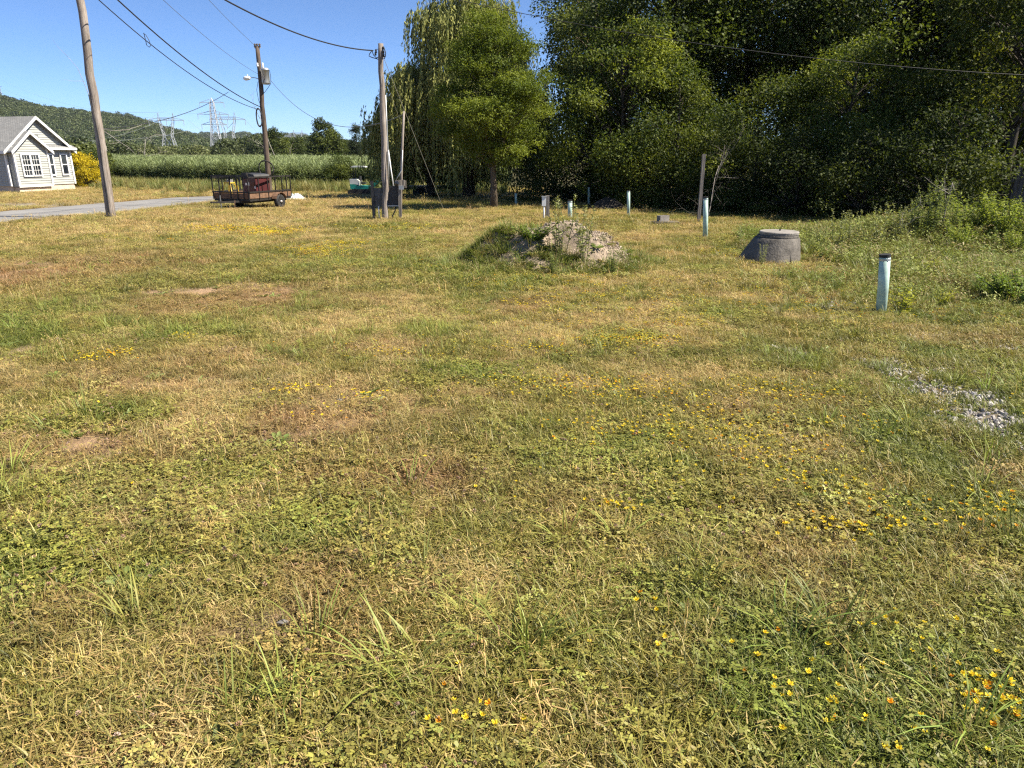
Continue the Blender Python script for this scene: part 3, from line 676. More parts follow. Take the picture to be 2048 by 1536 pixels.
wood = 'trees of the wood'
W_ = [  # key, photo column, metres ahead, scale, turn, label
 ('poplar', 1182, 45, .95, .4, 'tall poplar with shimmering grey-green leaves at the left end of the wood'),
 ('box_elder', 1236, 36.5, 1.03, 1.9, 'bushy yellow-green tree with sunlit crown at the left part of the wood'),
 ('thicket', 1110, 42, 1.25, .2, 'dark shrub filling the gap right of the lone locust tree'),
 ('oak', 1330, 41, 1.0, 2.6, 'dark tall broadleaf tree behind the leaning grey post'),
 ('maple', 1470, 42, 1.05, .8, 'tall dark maple rising behind the middle of the wood'),
 ('bushy', 1345, 34.5, .95, 3.3, 'dense dark understory tree just behind the soil heap'),
 ('bushy', 1500, 30.5, .86, 1.2, 'low tree with bright lit sprays right of the leaning post'),
 ('box_elder', 1670, 29, .78, 4.4, 'bushy tree with lit yellow-green top above the concrete manhole cone'),
 ('bushy', 1780, 27.5, .8, 2.1, 'shadowy low tree between the lit bushy tree and the tall weeds'),
 ('tall_slim', 1592, 40, 1.0, 3.3, 'slender tall tree with bare dark trunk showing above the lit bushy tree'),
 ('oak', 1740, 37, 1.05, 5.2, 'big dark tree rising behind the right half of the wood'),
 ('maple', 1880, 39, 1.05, 2.2, 'large broad tree with gold-green lit leaves high at the right'),
 ('vine', 1990, 26, .74, 1.0, 'leaning vine-draped tree beside the plank fence at the right edge'),
 ('vine', 2150, 29, .9, 2.9, 'vine-covered tree cut by the right edge of the picture'),
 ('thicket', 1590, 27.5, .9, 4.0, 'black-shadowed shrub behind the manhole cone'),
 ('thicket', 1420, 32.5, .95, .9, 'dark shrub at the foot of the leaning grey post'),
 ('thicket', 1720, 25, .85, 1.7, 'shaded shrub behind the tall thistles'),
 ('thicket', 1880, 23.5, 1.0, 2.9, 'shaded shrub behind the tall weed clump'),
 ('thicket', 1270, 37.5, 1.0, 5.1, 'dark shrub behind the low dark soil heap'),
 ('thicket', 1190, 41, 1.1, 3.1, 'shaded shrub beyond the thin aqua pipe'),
 ('oak', 1230, 52, 1.08, .3, 'far dark tree at the back of the wood behind the poplar'),
 ('maple', 1390, 53, 1.05, 1.4, 'far tree at the back of the wood left of centre'),
 ('oak', 1560, 52, 1.0, 3.9, 'far tree at the back of the wood behind the slender trunk'),
 ('maple', 1700, 48, 1.0, 4.6, 'far tree at the back of the wood right of the slender trunk'),
 ('oak', 1850, 44, 1.1, .9, 'far tree at the back of the wood behind the gold-lit tree'),
 ('maple', 2010, 38, 1.1, 3.0, 'far tree at the back of the wood near the right edge'),
]
for key, px, Y, s, rz, lab in W_:
    plant_tree({'poplar': 'poplar_tree', 'tall_slim': 'slender_tree', 'box_elder': 'box_elder_tree', 'bushy': 'understory_tree', 'oak': 'oak_tree', 'maple': 'maple_tree', 'vine': 'vine_covered_tree', 'thicket': 'shrub'}[key], key, lab, GY(px, Y), s, rz, 'shrub' if key == 'thicket' else 'tree', wood if key != 'thicket' else 'shrubs under the wood')
plant_tree('locust_tree', 'locust', 'lone green locust tree with feathery layered leaves and dark trunk', G(988, 417), .91, .6)
plant_tree('willow_tree', 'willow', 'big weeping willow behind the lone locust tree', GY(938, 48), .95, .3, group='weeping willows')
plant_tree('willow_tree', 'willow_low', 'lower weeping willow at the left behind the service pole', GY(862, 49), .88, 2.0, group='weeping willows')
# undergrowth along the foot of the wood
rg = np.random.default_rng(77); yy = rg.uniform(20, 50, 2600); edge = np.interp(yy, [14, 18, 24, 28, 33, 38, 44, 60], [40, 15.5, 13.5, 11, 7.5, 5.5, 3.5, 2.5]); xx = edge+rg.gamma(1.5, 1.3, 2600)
b = Blades()
for _ in range(60):
    p = rg.normal(0, .22, 3)*np.array([1, 1, 0])+np.array([0, 0, rg.uniform(.03, .55)]); a = rg.uniform(0, 6.283); d = np.array([math.cos(a), math.sin(a), rg.uniform(-.5, .4)]); s_ = np.array([-d[1], d[0], rg.uniform(-.4, .4)]); l = rg.uniform(.06, .13)
    b.poly([p, p+d*l*.5-s_*l*.35, p+d*l, p+d*l*.5+s_*l*.35], np.array([1, 1, 1])*rg.uniform(.6, 1.3))
for _ in range(8): b.blade((rg.normal(0, .15), rg.normal(0, .15), 0), rg.uniform(0, 6.283), rg.uniform(.3, .6), .012, .3, (.8, .7, .5))
HERB = b.mesh('herb_piece', M['grass'])
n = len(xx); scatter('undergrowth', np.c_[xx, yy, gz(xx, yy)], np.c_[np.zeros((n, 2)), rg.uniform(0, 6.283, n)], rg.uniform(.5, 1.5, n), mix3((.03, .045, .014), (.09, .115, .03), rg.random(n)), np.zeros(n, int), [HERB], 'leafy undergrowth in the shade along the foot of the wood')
# dead twiggy tree behind the leaning post, and thin dead trees near the marsh
def dead(label, loc, H, r0, seed, nb=3, depth=3):
    rg = np.random.default_rng(seed); o = thing('dead_tree', label, 'dead tree', loc, 0, 'dead trees'); snag(rg, H, r0, nb, depth).build('trunk', M['dead_wood'], o, True); return o
dead('bare twiggy dead sapling behind the leaning grey post', GY(1414, 26.6), 2.5, .016, 6, 4, 3)
dead('thin bare dead tree standing left of the weathered utility pole', GY(232, 120), 14, .12, 5, 2, 2)
dead('short bare dead tree right of the weathered utility pole', GY(247, 110), 6, .09, 8, 2, 3)
dead('grey bare dead shrub in the brush below the first steel tower', GY(287, 125), 6, .09, 12, 3, 3)
dead('bare thin dead tree rising just right of the transformer pole', GY(552, 140), 10, .1, 14, 3, 3)
# single trees and bushes beyond the field
plant_tree('round_tree', 'far_round', 'round bright-green tree standing alone beyond the reeds', GY(655, 150), .98, 1, sz=1.04)
plant_tree('conifer_tree', 'far_conifer', 'dark pointed conifer beyond the reeds, left of the pair by the willow', GY(718, 140), 1.0, 1, group='dark conifers beyond the reeds')
plant_tree('conifer_tree', 'far_conifer', 'dark conifer closest to the willow beyond the reeds', GY(745, 135), 1.0, 3, group='dark conifers beyond the reeds')
plant_tree('dark_tree', 'far_round', 'low dark tree between the conifers and the round green tree', GY(690, 160), .62, 3)
plant_tree('scrub_tree', 'far_round', 'small tree right of the transformer pole beyond the reeds', GY(600, 165), .72, 5)
plant_tree('scrub_tree', 'far_round', 'bushy tree directly behind the transformer pole', GY(556, 150), .85, 2)
plant_tree('yellow_bush', 'yellow_bush', 'bright yellow bush between the house and the weathered pole', GY(177, 70), .72, 0, 'bush')
plant_tree('green_bush', 'green_bush', 'green bush hugging the right corner of the house', GY(147, 73), .8, 1, 'bush')
plant_tree('green_bush', 'green_bush', 'green bush behind the yellow bush', GY(200, 78), .9, 4, 'bush')
plant_tree('green_bush', 'green_bush', 'leafy bush at the marsh edge left of the green digger', GY(684, 66), .75, 2, 'bush')
plant_tree('green_bush', 'green_bush', 'low bush in the reeds behind the flatbed cargo trailer', GY(608, 69), .55, 5, 'bush')

# ================================================================ far land: hills, forest, marsh, reeds
def hill_mesh(name, az0, az1, r0, r1, tab, tall, nA=140, nR=26):
    ax_ = np.linspace(az0, az1, nA); tt = np.linspace(0, 1.35, nR); V = []
    for t_ in tt:
        for px in ax_:
            h = P(px, float(np.interp(px, [a for a, b in tab], [b for a, b in tab])), r1).z+2-tall*.85
            r = r0+(r1-r0)*t_; z = h*(sstep(0, 1, min(t_, 1)) if t_ <= 1 else 1-(t_-1)*.6); X = (px-1024)/FPX*r*.95
            z = z*(1+.06*(fbm(X, r, .004, 3, 3)-.5)) + (fbm(X, r, .02, 9, 2)-.5)*4*min(1, t_*3)
            V.append((X, r, float(z)-2))
    V = np.array(V); F = np.array([(i*nA+k, i*nA+k+1, (i+1)*nA+k+1, (i+1)*nA+k) for i in range(nR-1) for k in range(nA-1)]); return V, F, ax_, tt
M['forest_floor'] = m_plain('forest_floor', (.035, .048, .020), .95, 0, .4, .05)
b = Blades(); rg = np.random.default_rng(4)
def blob_tree(seed, nq, lo=.35):
    rg = np.random.default_rng(seed); b = Blades()
    for _ in range(nq):
        u = unit(rg.normal(size=(1, 3)))[0]; u[2] = abs(u[2])*1.1-.25; p = u*np.array([.5, .5, .55])*rg.uniform(.7, 1.1)+np.array([0, 0, .5]); d = unit((rg.normal(size=3)*.6+u)[None])[0]; s_ = unit(np.cross(u, d+rg.normal(size=3)*.3)[None])[0]; l = rg.uniform(.12, .26)*lo
        b.poly([p-d*l*.5, p+s_*l*.4, p+d*l*.5, p-s_*l*.4], np.ones(3)*rg.uniform(.6, 1.35))
    return b.mesh('far_tree_piece', M['grass'])
FAR = [blob_tree(i, 260, .6) for i in range(4)]
BELT = [blob_tree(20+i, 900, .4) for i in range(4)]
t1 = [(-500, 150), (-200, 165), (0, 190), (60, 205), (100, 216), (150, 222), (210, 227), (260, 232), (300, 245), (345, 257), (390, 272), (430, 288), (480, 300), (560, 309)]
V, F, a1, tt = hill_mesh('hill', -500, 560, 620, 1250, t1, 11)
o = link('hill', np_mesh('hill', V, F, M['forest_floor'], None, True)); tag(o, 'wooded hill rising behind the house', None, None, 'structure')
def forest(name, V, nA, nR, n, size, tint0, tint1, label, seed):
    rg = np.random.default_rng(seed); G_ = V.reshape(nR, nA, 3); i = rg.random(n)*(nR-1.01)*.78; k = rg.random(n)*(nA-1.01); i0 = i.astype(int); k0 = k.astype(int); fi = (i-i0)[:, None]; fk = (k-k0)[:, None]
    p = (G_[i0, k0]*(1-fk)+G_[i0, k0+1]*fk)*(1-fi)+(G_[i0+1, k0]*(1-fk)+G_[i0+1, k0+1]*fk)*fi
    s = size*rg.uniform(.6, 1.25, n); sc = np.stack([s*rg.uniform(.85, 1.2, n), s*rg.uniform(.85, 1.2, n), s*rg.uniform(.8, 1.2, n)], 1)
    scatter(name, p-np.array([0, 0, size*.15]), np.c_[np.zeros((n, 2)), rg.uniform(0, 6.283, n)], sc, mix3(tint0, tint1, rg.random(n))*rg.uniform(.8, 1.2, (n, 1)), rg.integers(0, 4, n), FAR, label)
forest('hill_forest', V, 140, 26, 9000, 11, (.045, .066, .024), (.10, .125, .04), 'dense green forest covering the hill behind the house', 1)
t2 = [(250, 300), (330, 285), (390, 269), (440, 268), (480, 266), (530, 270), (590, 268), (625, 273), (660, 279), (720, 288), (800, 296), (1000, 300), (1300, 302)]
V, F, a1, tt = hill_mesh('hill', 250, 1300, 1300, 2300, t2, 15)
o = link('hill', np_mesh('hill', V, F, M['forest_floor'], None, True)); tag(o, 'low far wooded ridge behind the steel towers', None, None, 'structure')
forest('ridge_forest', V, 140, 26, 5000, 15, (.05, .072, .03), (.09, .115, .042), 'forest covering the low far ridge', 2)
# tree belt beyond the marsh
rg = np.random.default_rng(8); n = 520; px = rg.uniform(-60, 780, n); Y = rg.uniform(230, 420, n); X = (px-1024)/FPX*Y*.955
top = np.interp(px, [0, 150, 210, 280, 330, 420, 470, 520, 640, 780], [9, 9, 8.5, 7.5, 7, 7, 9, 10, 9, 9])*rg.uniform(.55, 1.05, n); wl = ((px > 270) & (px < 430))[:, None]
tint = np.where(wl, mix3((.075, .095, .032), (.15, .17, .06), rg.random(n)), mix3((.035, .052, .018), (.085, .105, .032), rg.random(n)))
scatter('far_tree_belt', np.c_[X, Y, np.full(n, -1.9)], np.c_[np.zeros((n, 2)), rg.uniform(0, 6.283, n)], np.c_[top*rg.uniform(.8, 1.3, n), top*rg.uniform(.8, 1.3, n), top], tint, rg.integers(0, 4, n), BELT, 'belt of willows and green trees beyond the marsh')
n = 900; px = rg.uniform(200, 800, n); Y = rg.uniform(205, 232, n); X = (px-1024)/FPX*Y*.955; s = rg.uniform(1.6, 3.4, n)
scatter('marsh_brush', np.c_[X, Y, np.full(n, -1.6)], np.c_[np.zeros((n, 2)), rg.uniform(0, 6.283, n)], np.c_[s*1.4, s*1.2, s], mix3((.10, .075, .05), (.10, .105, .04), rg.random(n)), rg.integers(0, 4, n), BELT, 'brownish brush along the back of the marsh')
# bushes and rank growth left, round the house and behind the road
n = 260; px = np.concatenate([rg.uniform(-120, 215, 150), rg.uniform(200, 320, 110)]); Y = np.concatenate([rg.uniform(78, 150, 150), rg.uniform(88, 110, 110)]); X = (px-1024)/FPX*Y*.97; s = rg.uniform(2.2, 4.8, n); s[150:] *= .6
scatter('brush', np.c_[X, Y, np.full(n, -1.7)], np.c_[np.zeros((n, 2)), rg.uniform(0, 6.283, n)], np.c_[s*1.1, s*1.1, s], mix3((.045, .065, .02), (.12, .14, .035), rg.random(n)), rg.integers(0, 4, n), BELT, 'green brush behind the house and the road')
# reeds
def reed(seed, ns):
    rg = np.random.default_rng(seed); b = Blades()
    for _ in range(ns):
        p = np.array([rg.normal(0, .28), rg.normal(0, .28), 0]); h = rg.uniform(1.9, 2.75); az_ = rg.uniform(0, 6.283); c = np.array([1, 1, 1])*rg.uniform(.7, 1.3)
        b.blade(p, az_, h, .02, .06, c*.7)
        for k in range(6):
            z = h*rg.uniform(.3, .95); a = rg.uniform(0, 6.283); L = rg.uniform(.4, .7); d = np.array([math.cos(a), math.sin(a), 0]); s_ = np.array([-d[1], d[0], 0])*.022; q = p+np.array([0, 0, z]); cc = c*rg.uniform(.8, 1.25); up = np.array([0, 0, 1])
            b.poly([q-s_*.4, q+s_*.4, q+d*L*.45+s_+up*L*.55, q+d*L*.45-s_+up*L*.55], cc); b.poly([q+d*L*.45-s_+up*L*.55, q+d*L*.45+s_+up*L*.55, q+d*L*.95+up*L*.42], cc)
    return b.mesh('reed_piece', M['grass'])
REED = [reed(i, 16) for i in range(3)]
def reed_edge(px): return np.interp(px, [150, 215, 400, 560, 640, 700, 800, 1000], [92, 81, 69, 65, 66, 66, 63, 62])
pxs, Ys = [], []
px = rg.uniform(170, 1010, 5200); Y = reed_edge(px)+rg.uniform(0, 14, 5200); pxs.append(px); Ys.append(Y)
px = rg.uniform(170, 1010, 8000); Y = reed_edge(px)+14+rg.random(8000)**1.4*120; pxs.append(px); Ys.append(Y)
px = np.concatenate(pxs); Y = np.concatenate(Ys); k = ~((px > 800) & (Y > 75)); px, Y = px[k], Y[k]; n = len(px); X = (px-1024)/FPX*Y*.97
z = gz(X, Y); sd = np.interp(Y, [70, 200], [1, 1.35])
ed = sstep(10, 0, Y-reed_edge(px)); hs = (1-.35*ed*rg.random(n))*rg.uniform(.85, 1.12, n)*(.82+.36*fbm(X, Y, .09, 7, 3))
scatter('reeds', np.c_[X, Y, z], np.c_[rg.normal(0, .05, (n, 2)), rg.uniform(0, 6.283, n)], np.c_[sd*1.1, sd*1.1, hs], mix3((.145, .19, .075), (.265, .31, .135), rg.random(n))*rg.uniform(.85, 1.15, (n, 1)), rg.integers(0, 3, n), REED, 'tall grey-green reeds filling the marsh beyond the field')
# rank dry grass between lawn and reeds
RANK = [tuft(40, .25, .5, 1.0, .02, .6, .45), tuft(40, .25, .35, .8, .025, .7, .2)]
px = rg.uniform(150, 1010, 3200); e_ = reed_edge(px); Y = e_-rg.gamma(1.4, 2.0, 3200)*np.interp(px, [150, 330, 640, 1000], [1.6, 1.2, .7, .6]); X = (px-1024)/FPX*Y*.985; k = ~in_road(X, Y) & (Y > 47); X, Y, px = X[k], Y[k], px[k]; n = len(X)
scatter('rank_grass', np.c_[X, Y, gz(X, Y)], np.c_[np.zeros((n, 2)), rg.uniform(0, 6.283, n)], rg.uniform(.45, 1.4, n), mix3((.14, .18, .045), (.36, .30, .11), rg.random(n)**2), rg.integers(0, 2, n), RANK, 'rank tawny and green grass along the front of the reeds')
# ================================================================ house
M['siding'] = m_plain('siding', (.38, .39, .365), .6, 0, .08, 1.2, spec=.2)
M['foundation'] = m_plain('foundation', (.62, .50, .38), .85, 0, .15, 2.5, .01)
t = NT('roof_shingles'); c = t.coord('Object'); br = t.n('ShaderNodeTexBrick')
mp = t.n('ShaderNodeMapping'); t.l(c, mp.inputs[0]); mp.inputs['Rotation'].default_value = (0, 0, R(90)); t.l(mp.outputs[0], br.inputs['Vector'])
br.inputs['Scale'].default_value = 2.2; br.inputs['Color1'].default_value = (.20, .205, .205, 1); br.inputs['Color2'].default_value = (.27, .27, .265, 1); br.inputs['Mortar'].default_value = (.12, .12, .12, 1); br.inputs['Mortar Size'].default_value = .03
M['shingle'] = t.done(t.prin(t.mul(br.outputs[0], t.ramp(t.noise(c, 14, 4), [(.3, .75), (.7, 1.2)])), .9, 0, None, .15))
HC = Vector((-40.0, 58.9, gzf(-40, 60)))
house = thing('house', 'small pale-sided house with grey shingle roof at the left edge', 'house', HC, R(75))
HW, HL, ZB, ZE, ZR = 6.1, 12.0, .52, 3.45, 5.85; XM = HW/2
MB().box((HW/2+.03, HL/2, ZB/2-.25), (HW-.06, HL-.06, ZB+.5)).box((1.72, -.22, ZB/2-.3), (3.0, .5, ZB+.4)).build('foundation', M['foundation'], house)
core = MB()
core.prism([(0.02, .02, ZB), (HW-.02, .02, ZB), (HW-.02, .02, ZE), (XM, .02, ZR-.12), (.02, .02, ZE)], (0, HL-.04, 0))
core.box((1.72, -.28, (ZB-.06+ZE)/2), (3.12, .58, ZE-ZB+.06)); core.prism([(.17, -.57, ZE), (3.27, -.57, ZE), (1.72, -.57, 4.6)], (0, .6, 0))
core.build('wall', M['siding'], house)
sd = MB(); lap = .19
def roofz(x): return ZE+(ZR-.12-ZE)*(1-abs(x-XM)/XM)
z = ZB
while z < ZR-.3:                                           # lapped boards on the gable end
    x0 = 0.0; x1 = HW
    if z > ZE-.05: f_ = (z+lap-ZE)/(ZR-.12-ZE); x0 = XM*f_+.1; x1 = HW-XM*f_-.1
    if x1-x0 > .4:
        a0 = x0 if z > 4.4 else max(x0, 3.28)
        if x1-a0 > .2: sd.prism([((a0), .02, z), (a0, -.045, z), (a0, -.008, z+lap), (a0, .02, z+lap)], (x1-a0, 0, 0))
    if z < 4.4:                                           # bump-out face
        b0, b1 = .16, 3.28
        if z > ZE-.05: f_ = (z+lap-ZE)/(4.6-ZE); b0 = .16+1.56*f_; b1 = 3.28-1.56*f_
        if b1-b0 > .2: sd.prism([(b0, -.57, z), (b0, -.615, z), (b0, -.578, z+lap), (b0, -.57, z+lap)], (b1-b0, 0, 0))
    if z < ZE-.1:
        sd.prism([(.02, .0, z), (-.035, .0, z), (-.008, .0, z+lap), (.02, .0, z+lap)], (0, HL, 0))
        sd.prism([(3.28, -.57, z), (3.315, -.57, z), (3.288, -.57, z+lap), (3.28, -.57, z+lap)], (0, .57, 0))
    z += lap
tag(sd.build('siding', M['siding'], house), kind='stuff')
for (x, y) in ((HW, -.03), (.0, .02), (.17, -.6), (3.28, -.6)): MB().box((x, y, (ZB+ZE)/2), (.15, .15, ZE-ZB)).build('corner_trim', M['white_vinyl'], house)
MB().box((1.72, -.6, ZB-.05), (3.2, .1, .09)).build('skirt_trim', M['white_vinyl'], house)
sl_ = (ZR-ZE)/(XM+.0)
rf = thing('roof', None, None); rf.parent = house
def slab(p, q, r_, s_, th, name, mat, par):
    b = MB(); vs = [Vector(v) for v in (p, q, r_, s_)]; b.prism(vs, (0, 0, -th)); return b.build(name, mat, par)
ov, og = .38, .38
slab((XM, -og, ZR+.06), (XM, HL+og, ZR+.06), (-ov, HL+og, ZE-ov*sl_+.06), (-ov, -og, ZE-ov*sl_+.06), .12, 'roof_slope', M['shingle'], rf)
slab((XM, -og, ZR+.06), (HW+ov, -og, ZE-ov*sl_+.06), (HW+ov, HL+og, ZE-ov*sl_+.06), (XM, HL+og, ZR+.06), .12, 'roof_slope', M['shingle'], rf)
def rake(a, b, name='fascia'):
    m = MB(); a = Vector(a); b = Vector(b); m.prism([a, b, b+Vector((0, 0, -.24)), a+Vector((0, 0, -.24))], (0, -.04, 0)); return m.build(name, M['white_vinyl'], rf)
rake((XM, -og-.003, ZR+.08), (-ov, -og-.003, ZE-ov*sl_+.08)); rake((XM, -og-.004, ZR+.08), (HW+ov, -og-.004, ZE-ov*sl_+.08))
MB().box((-ov-.02, HL/2, ZE-ov*sl_-.06), (.04, HL+2*og, .2)).build('gutter', M['white_vinyl'], rf)
# small gable over the bump-out
s2 = (4.72-ZE)/1.56; yb = -.57-.34
slab((1.72, yb, 4.74), (1.72, .9, 4.74), (-.2, .9, 4.74-1.92*s2), (-.2, yb, 4.74-1.92*s2), .12, 'roof_slope', M['shingle'], rf)
slab((1.72, yb, 4.74), (3.64, yb, 4.74-1.92*s2), (3.64, .9, 4.74-1.92*s2), (1.72, .9, 4.74), .12, 'roof_slope', M['shingle'], rf)
rake((1.72, yb-.003, 4.76), (-.22, yb-.003, 4.76-1.94*s2)); rake((1.72, yb-.004, 4.76), (3.66, yb-.004, 4.76-1.94*s2))
b = MB(); b.prism([(3.3, .0, 3.72), (3.3, -.5, 3.48), (3.3, -.5, 3.42), (3.3, .0, 3.42)], (HW+.36-3.3, 0, 0)); b.build('pent_roof', M['shingle'], rf)
MB().box(((3.62+HW+.37)/2, -.515, 3.40), (HW+.37-3.62, .04, .17)).build('fascia', M['white_vinyl'], rf)
def window(x, y, w_, z0, z1, cols, rows):
    f = MB(); fw = .11
    f.box((x, y-.03, z0-fw/2), (w_+2*fw, .09, fw)); f.box((x, y-.03, z1+fw/2), (w_+2*fw, .09, fw))
    f.box((x-w_/2-fw/2, y-.03, (z0+z1)/2), (fw, .09, z1-z0)); f.box((x+w_/2+fw/2, y-.03, (z0+z1)/2), (fw, .09, z1-z0))
    fo = f.build('window', M['white_vinyl'], house); zm = (z0+z1)/2
    MB().box((x, y-.02, zm), (w_, .06, .07)).build('meeting_rail', M['white_vinyl'], fo)
    for a, b_ in ((z0, zm-.035), (zm+.035, z1)): MB().box((x, y-.012, (a+b_)/2), (w_, .015, b_-a)).build('pane', M['glass'], fo)
    m = MB()
    for k in range(1, cols): m.box((x-w_/2+w_*k/cols, y-.026, zm), (.028, .012, z1-z0))
    for a, b_ in ((z0, zm-.035), (zm+.035, z1)):
        for k in range(1, rows): m.box((x, y-.0265, a+(b_-a)*k/rows), (w_, .012, .028))
    if cols > 1: m.build('muntin', M['white_vinyl'], fo)
window(1.13, -.645, .68, 1.35, 2.9, 3, 2); window(1.97, -.645, .68, 1.35, 2.9, 3, 2)
window(3.92, -.07, .52, 1.35, 2.9, 1, 1); window(5.3, -.07, .52, 1.35, 2.9, 1, 1)

# ================================================================ utility poles and what hangs on them
def pole_mesh(base, top, r0, r1, n=14, seed=0):
    rg = np.random.default_rng(seed); b = MB(); top = Vector(top)-Vector(base); pts = []; rs = []
    for i in range(15):
        q = i/14; pts.append(Vector((0, 0, -.3)).lerp(top, q)+Vector((rg.normal(0, .012), rg.normal(0, .012), 0))); rs.append((r0*(1-q)+r1*q)*(1+rg.normal(0, .02)))
    return b.tube(pts, rs, n)
B1 = G(223, 436); T1 = P(160, 0, B1.y); T1 = B1+(T1-B1)*1.22
p1 = thing('utility_pole', 'weathered grey-brown wooden pole at the left beside the road', 'utility pole', B1, 0, 'wooden poles')
pole_mesh(B1, T1, .165, .12, seed=1).build('pole', M['pole_wood'], p1, True)
b = MB(); dv = (T1-B1)
b.tube([dv*q+Vector((math.cos(a)*.17, -math.sqrt(max(0, 1-math.cos(a)**2))*.175, 0)) for q, a in ((.0, 1.35), (.1, 1.3), (.2, 1.35), (.3, 1.25), (.38, 1.5), (.44, 1.9), (.48, 2.1))], .022, 6).build('ground_cable', M['black_wire'], p1)
B2 = GY(541, 44); T2 = P(515, 93, 44)
p2 = thing('utility_pole', 'dark wooden transformer pole standing behind the cargo trailer', 'utility pole', B2, 0, 'wooden poles')
pole_mesh(B2, T2, .165, .11, seed=2).build('pole', M['pole_dark'], p2, True)
def L2(px, py, dy=0): return P(px, py, 44+dy)-B2
b = MB(); b.bar(L2(509, 95), L2(521, 94), .09, .09); b.build('top_bracket', M['galv'], p2)
for px in (510, 514.5, 519.5): MB().lathe([(.03, 0), (.07, .04), (.04, .08), (.07, .12), (.03, .18)], 10, L2(px, 94, -.02)).build('insulator', M['pole_dark'], p2, True)
tc_ = L2(532.5, 169, -.15)
tn = MB().lathe([(.16, 0), (.22, .03), (.225, .1), (.225, .72), (.24, .73), (.24, .80), (.17, .87), (.02, .89)], 18, tc_); tn = tn.build('transformer', M['galv'], p2, True)
MB().lathe([(.05, 0), (.065, .06), (.045, .1), (.065, .15), (.04, .2), (.05, .27)], 10, tc_+Vector((-.08, -.05, .86))).build('bushing', M['white_vinyl'], tn, True)
MB().lathe([(.05, 0), (.065, .06), (.04, .1), (.06, .15), (.03, .2)], 10, tc_+Vector((-.36, -.1, .92))).build('cutout', M['white_vinyl'], tn, True)
MB().tube([tc_+Vector(v) for v in ((.2, -.1, .75), (.3, -.1, .72), (.33, -.1, .4), (.3, -.1, .05), (.1, -.1, -.2), (-.15, -.05, -.45))], .014, 6).build('lead', M['black_wire'], tn)
MB().tube([tc_+Vector(v) for v in ((-.2, -.2, .8), (-.1, -.28, .5), (.02, -.25, .3), (-.12, -.2, .05))], .014, 6).build('lead', M['black_wire'], tn)
arm = MB().tube([L2(521, 160), L2(512, 156), L2(500, 154)], .022, 7).build('lamp_arm', M['galv'], p2)
lh = MB(); q0 = L2(501, 156); q1 = L2(487, 157)
lh.tube([q0, q0.lerp(q1, .25), q0.lerp(q1, .7), q1], [.05, .11, .13, .06], 10); lh.lathe([(.035, 0), (.035, .07), (.02, .09)], 8, q0.lerp(q1, .4)+Vector((0, 0, .1))); lh.build('street_lamp', M['white_vinyl'], p2, True)
MB().tube([L2(516, 163), L2(513.5, 180), L2(517, 200), L2(522, 212)], .014, 6).build('drop_cable', M['black_wire'], p2)
def coil(name, label, c, rx, rz_, yaw, thick, loops, mat, parent=None):
    b = MB(); pts = []
    for i in range(loops*28+1):
        a = 2*math.pi*i/28; k = 1+.06*math.sin(i*.7); pts.append(Vector((math.cos(a)*rx*k*math.cos(yaw), math.cos(a)*rx*k*math.sin(yaw), math.sin(a)*rz_*k))+Vector((0, -.02*math.sin(i*.31), 0)))
    b.tube(pts, thick, 6); o = b.build(name, mat, parent, True, c); 
    if not parent: tag(o, label, 'cable coil', 'cable coils')
    return o
coil('cable_coil', 'narrow black coil of cable hanging high on the transformer pole', P(518.5, 235, 43.7), .16, .48, .3, .03, 4, M['black_wire'])
coil('cable_coil', 'large black ring of hose hung low on the transformer pole above the trailer', P(532, 338, 43.6), .42, .47, .0, .028, 3, M['black_rubber'])
B3 = G(771, 440); T3 = P(762, 87, B3.y); Y3 = B3.y
p3 = thing('utility_pole', 'brown wooden service pole rising behind the dark meter board', 'utility pole', B3, 0, 'wooden poles')
pole_mesh(B3, T3, .115, .085, seed=3).build('pole', M['pole_wood'], p3, True)
def L3(px, py, dy=0): return P(px, py, Y3+dy)-B3
for (a, c) in ((752, 103), (751, 108), (766.5, 96), (767, 104), (767.5, 111)):
    MB().lathe([(.015, -.05), (.04, -.03), (.025, 0), (.04, .03), (.015, .05)], 9, L3(a, c, -.05)).build('insulator', M['black_rubber'], p3, True)
MB().bar(L3(750, 99), L3(760, 98), .02, .02).bar(L3(751, 99), L3(751, 110), .02, .02).build('bracket', M['galv'], p3)
MB().tube([L3(744, 101), L3(739, 108), L3(738, 112), L3(744, 115), L3(752, 117), L3(760, 120)], .014, 6).build('jumper_wire', M['black_wire'], p3)
MB().tube([L3(744, 101), L3(747, 110), L3(753, 116), L3(760, 112)], .014, 6).build('jumper_wire', M['black_wire'], p3)
MB().tube([L3(768, 95, -.1), L3(771, 104, -.1), L3(771, 112, -.1), L3(768, 118, -.1)], .016, 6).build('jumper_wire', M['black_wire'], p3)
MB().tube([L3(771, 190, .1), L3(774, 260, .1), L3(777, 330, .1), L3(777, 385, .1)], .024, 8).build('riser_conduit', M['galv'], p3, True)
MB().tube([L3(776.5, 300, -.05), L3(782, 340, -.12), L3(787, 372, -.2)], .022, 7).build('service_conduit', M['white_vinyl'], p3, True)
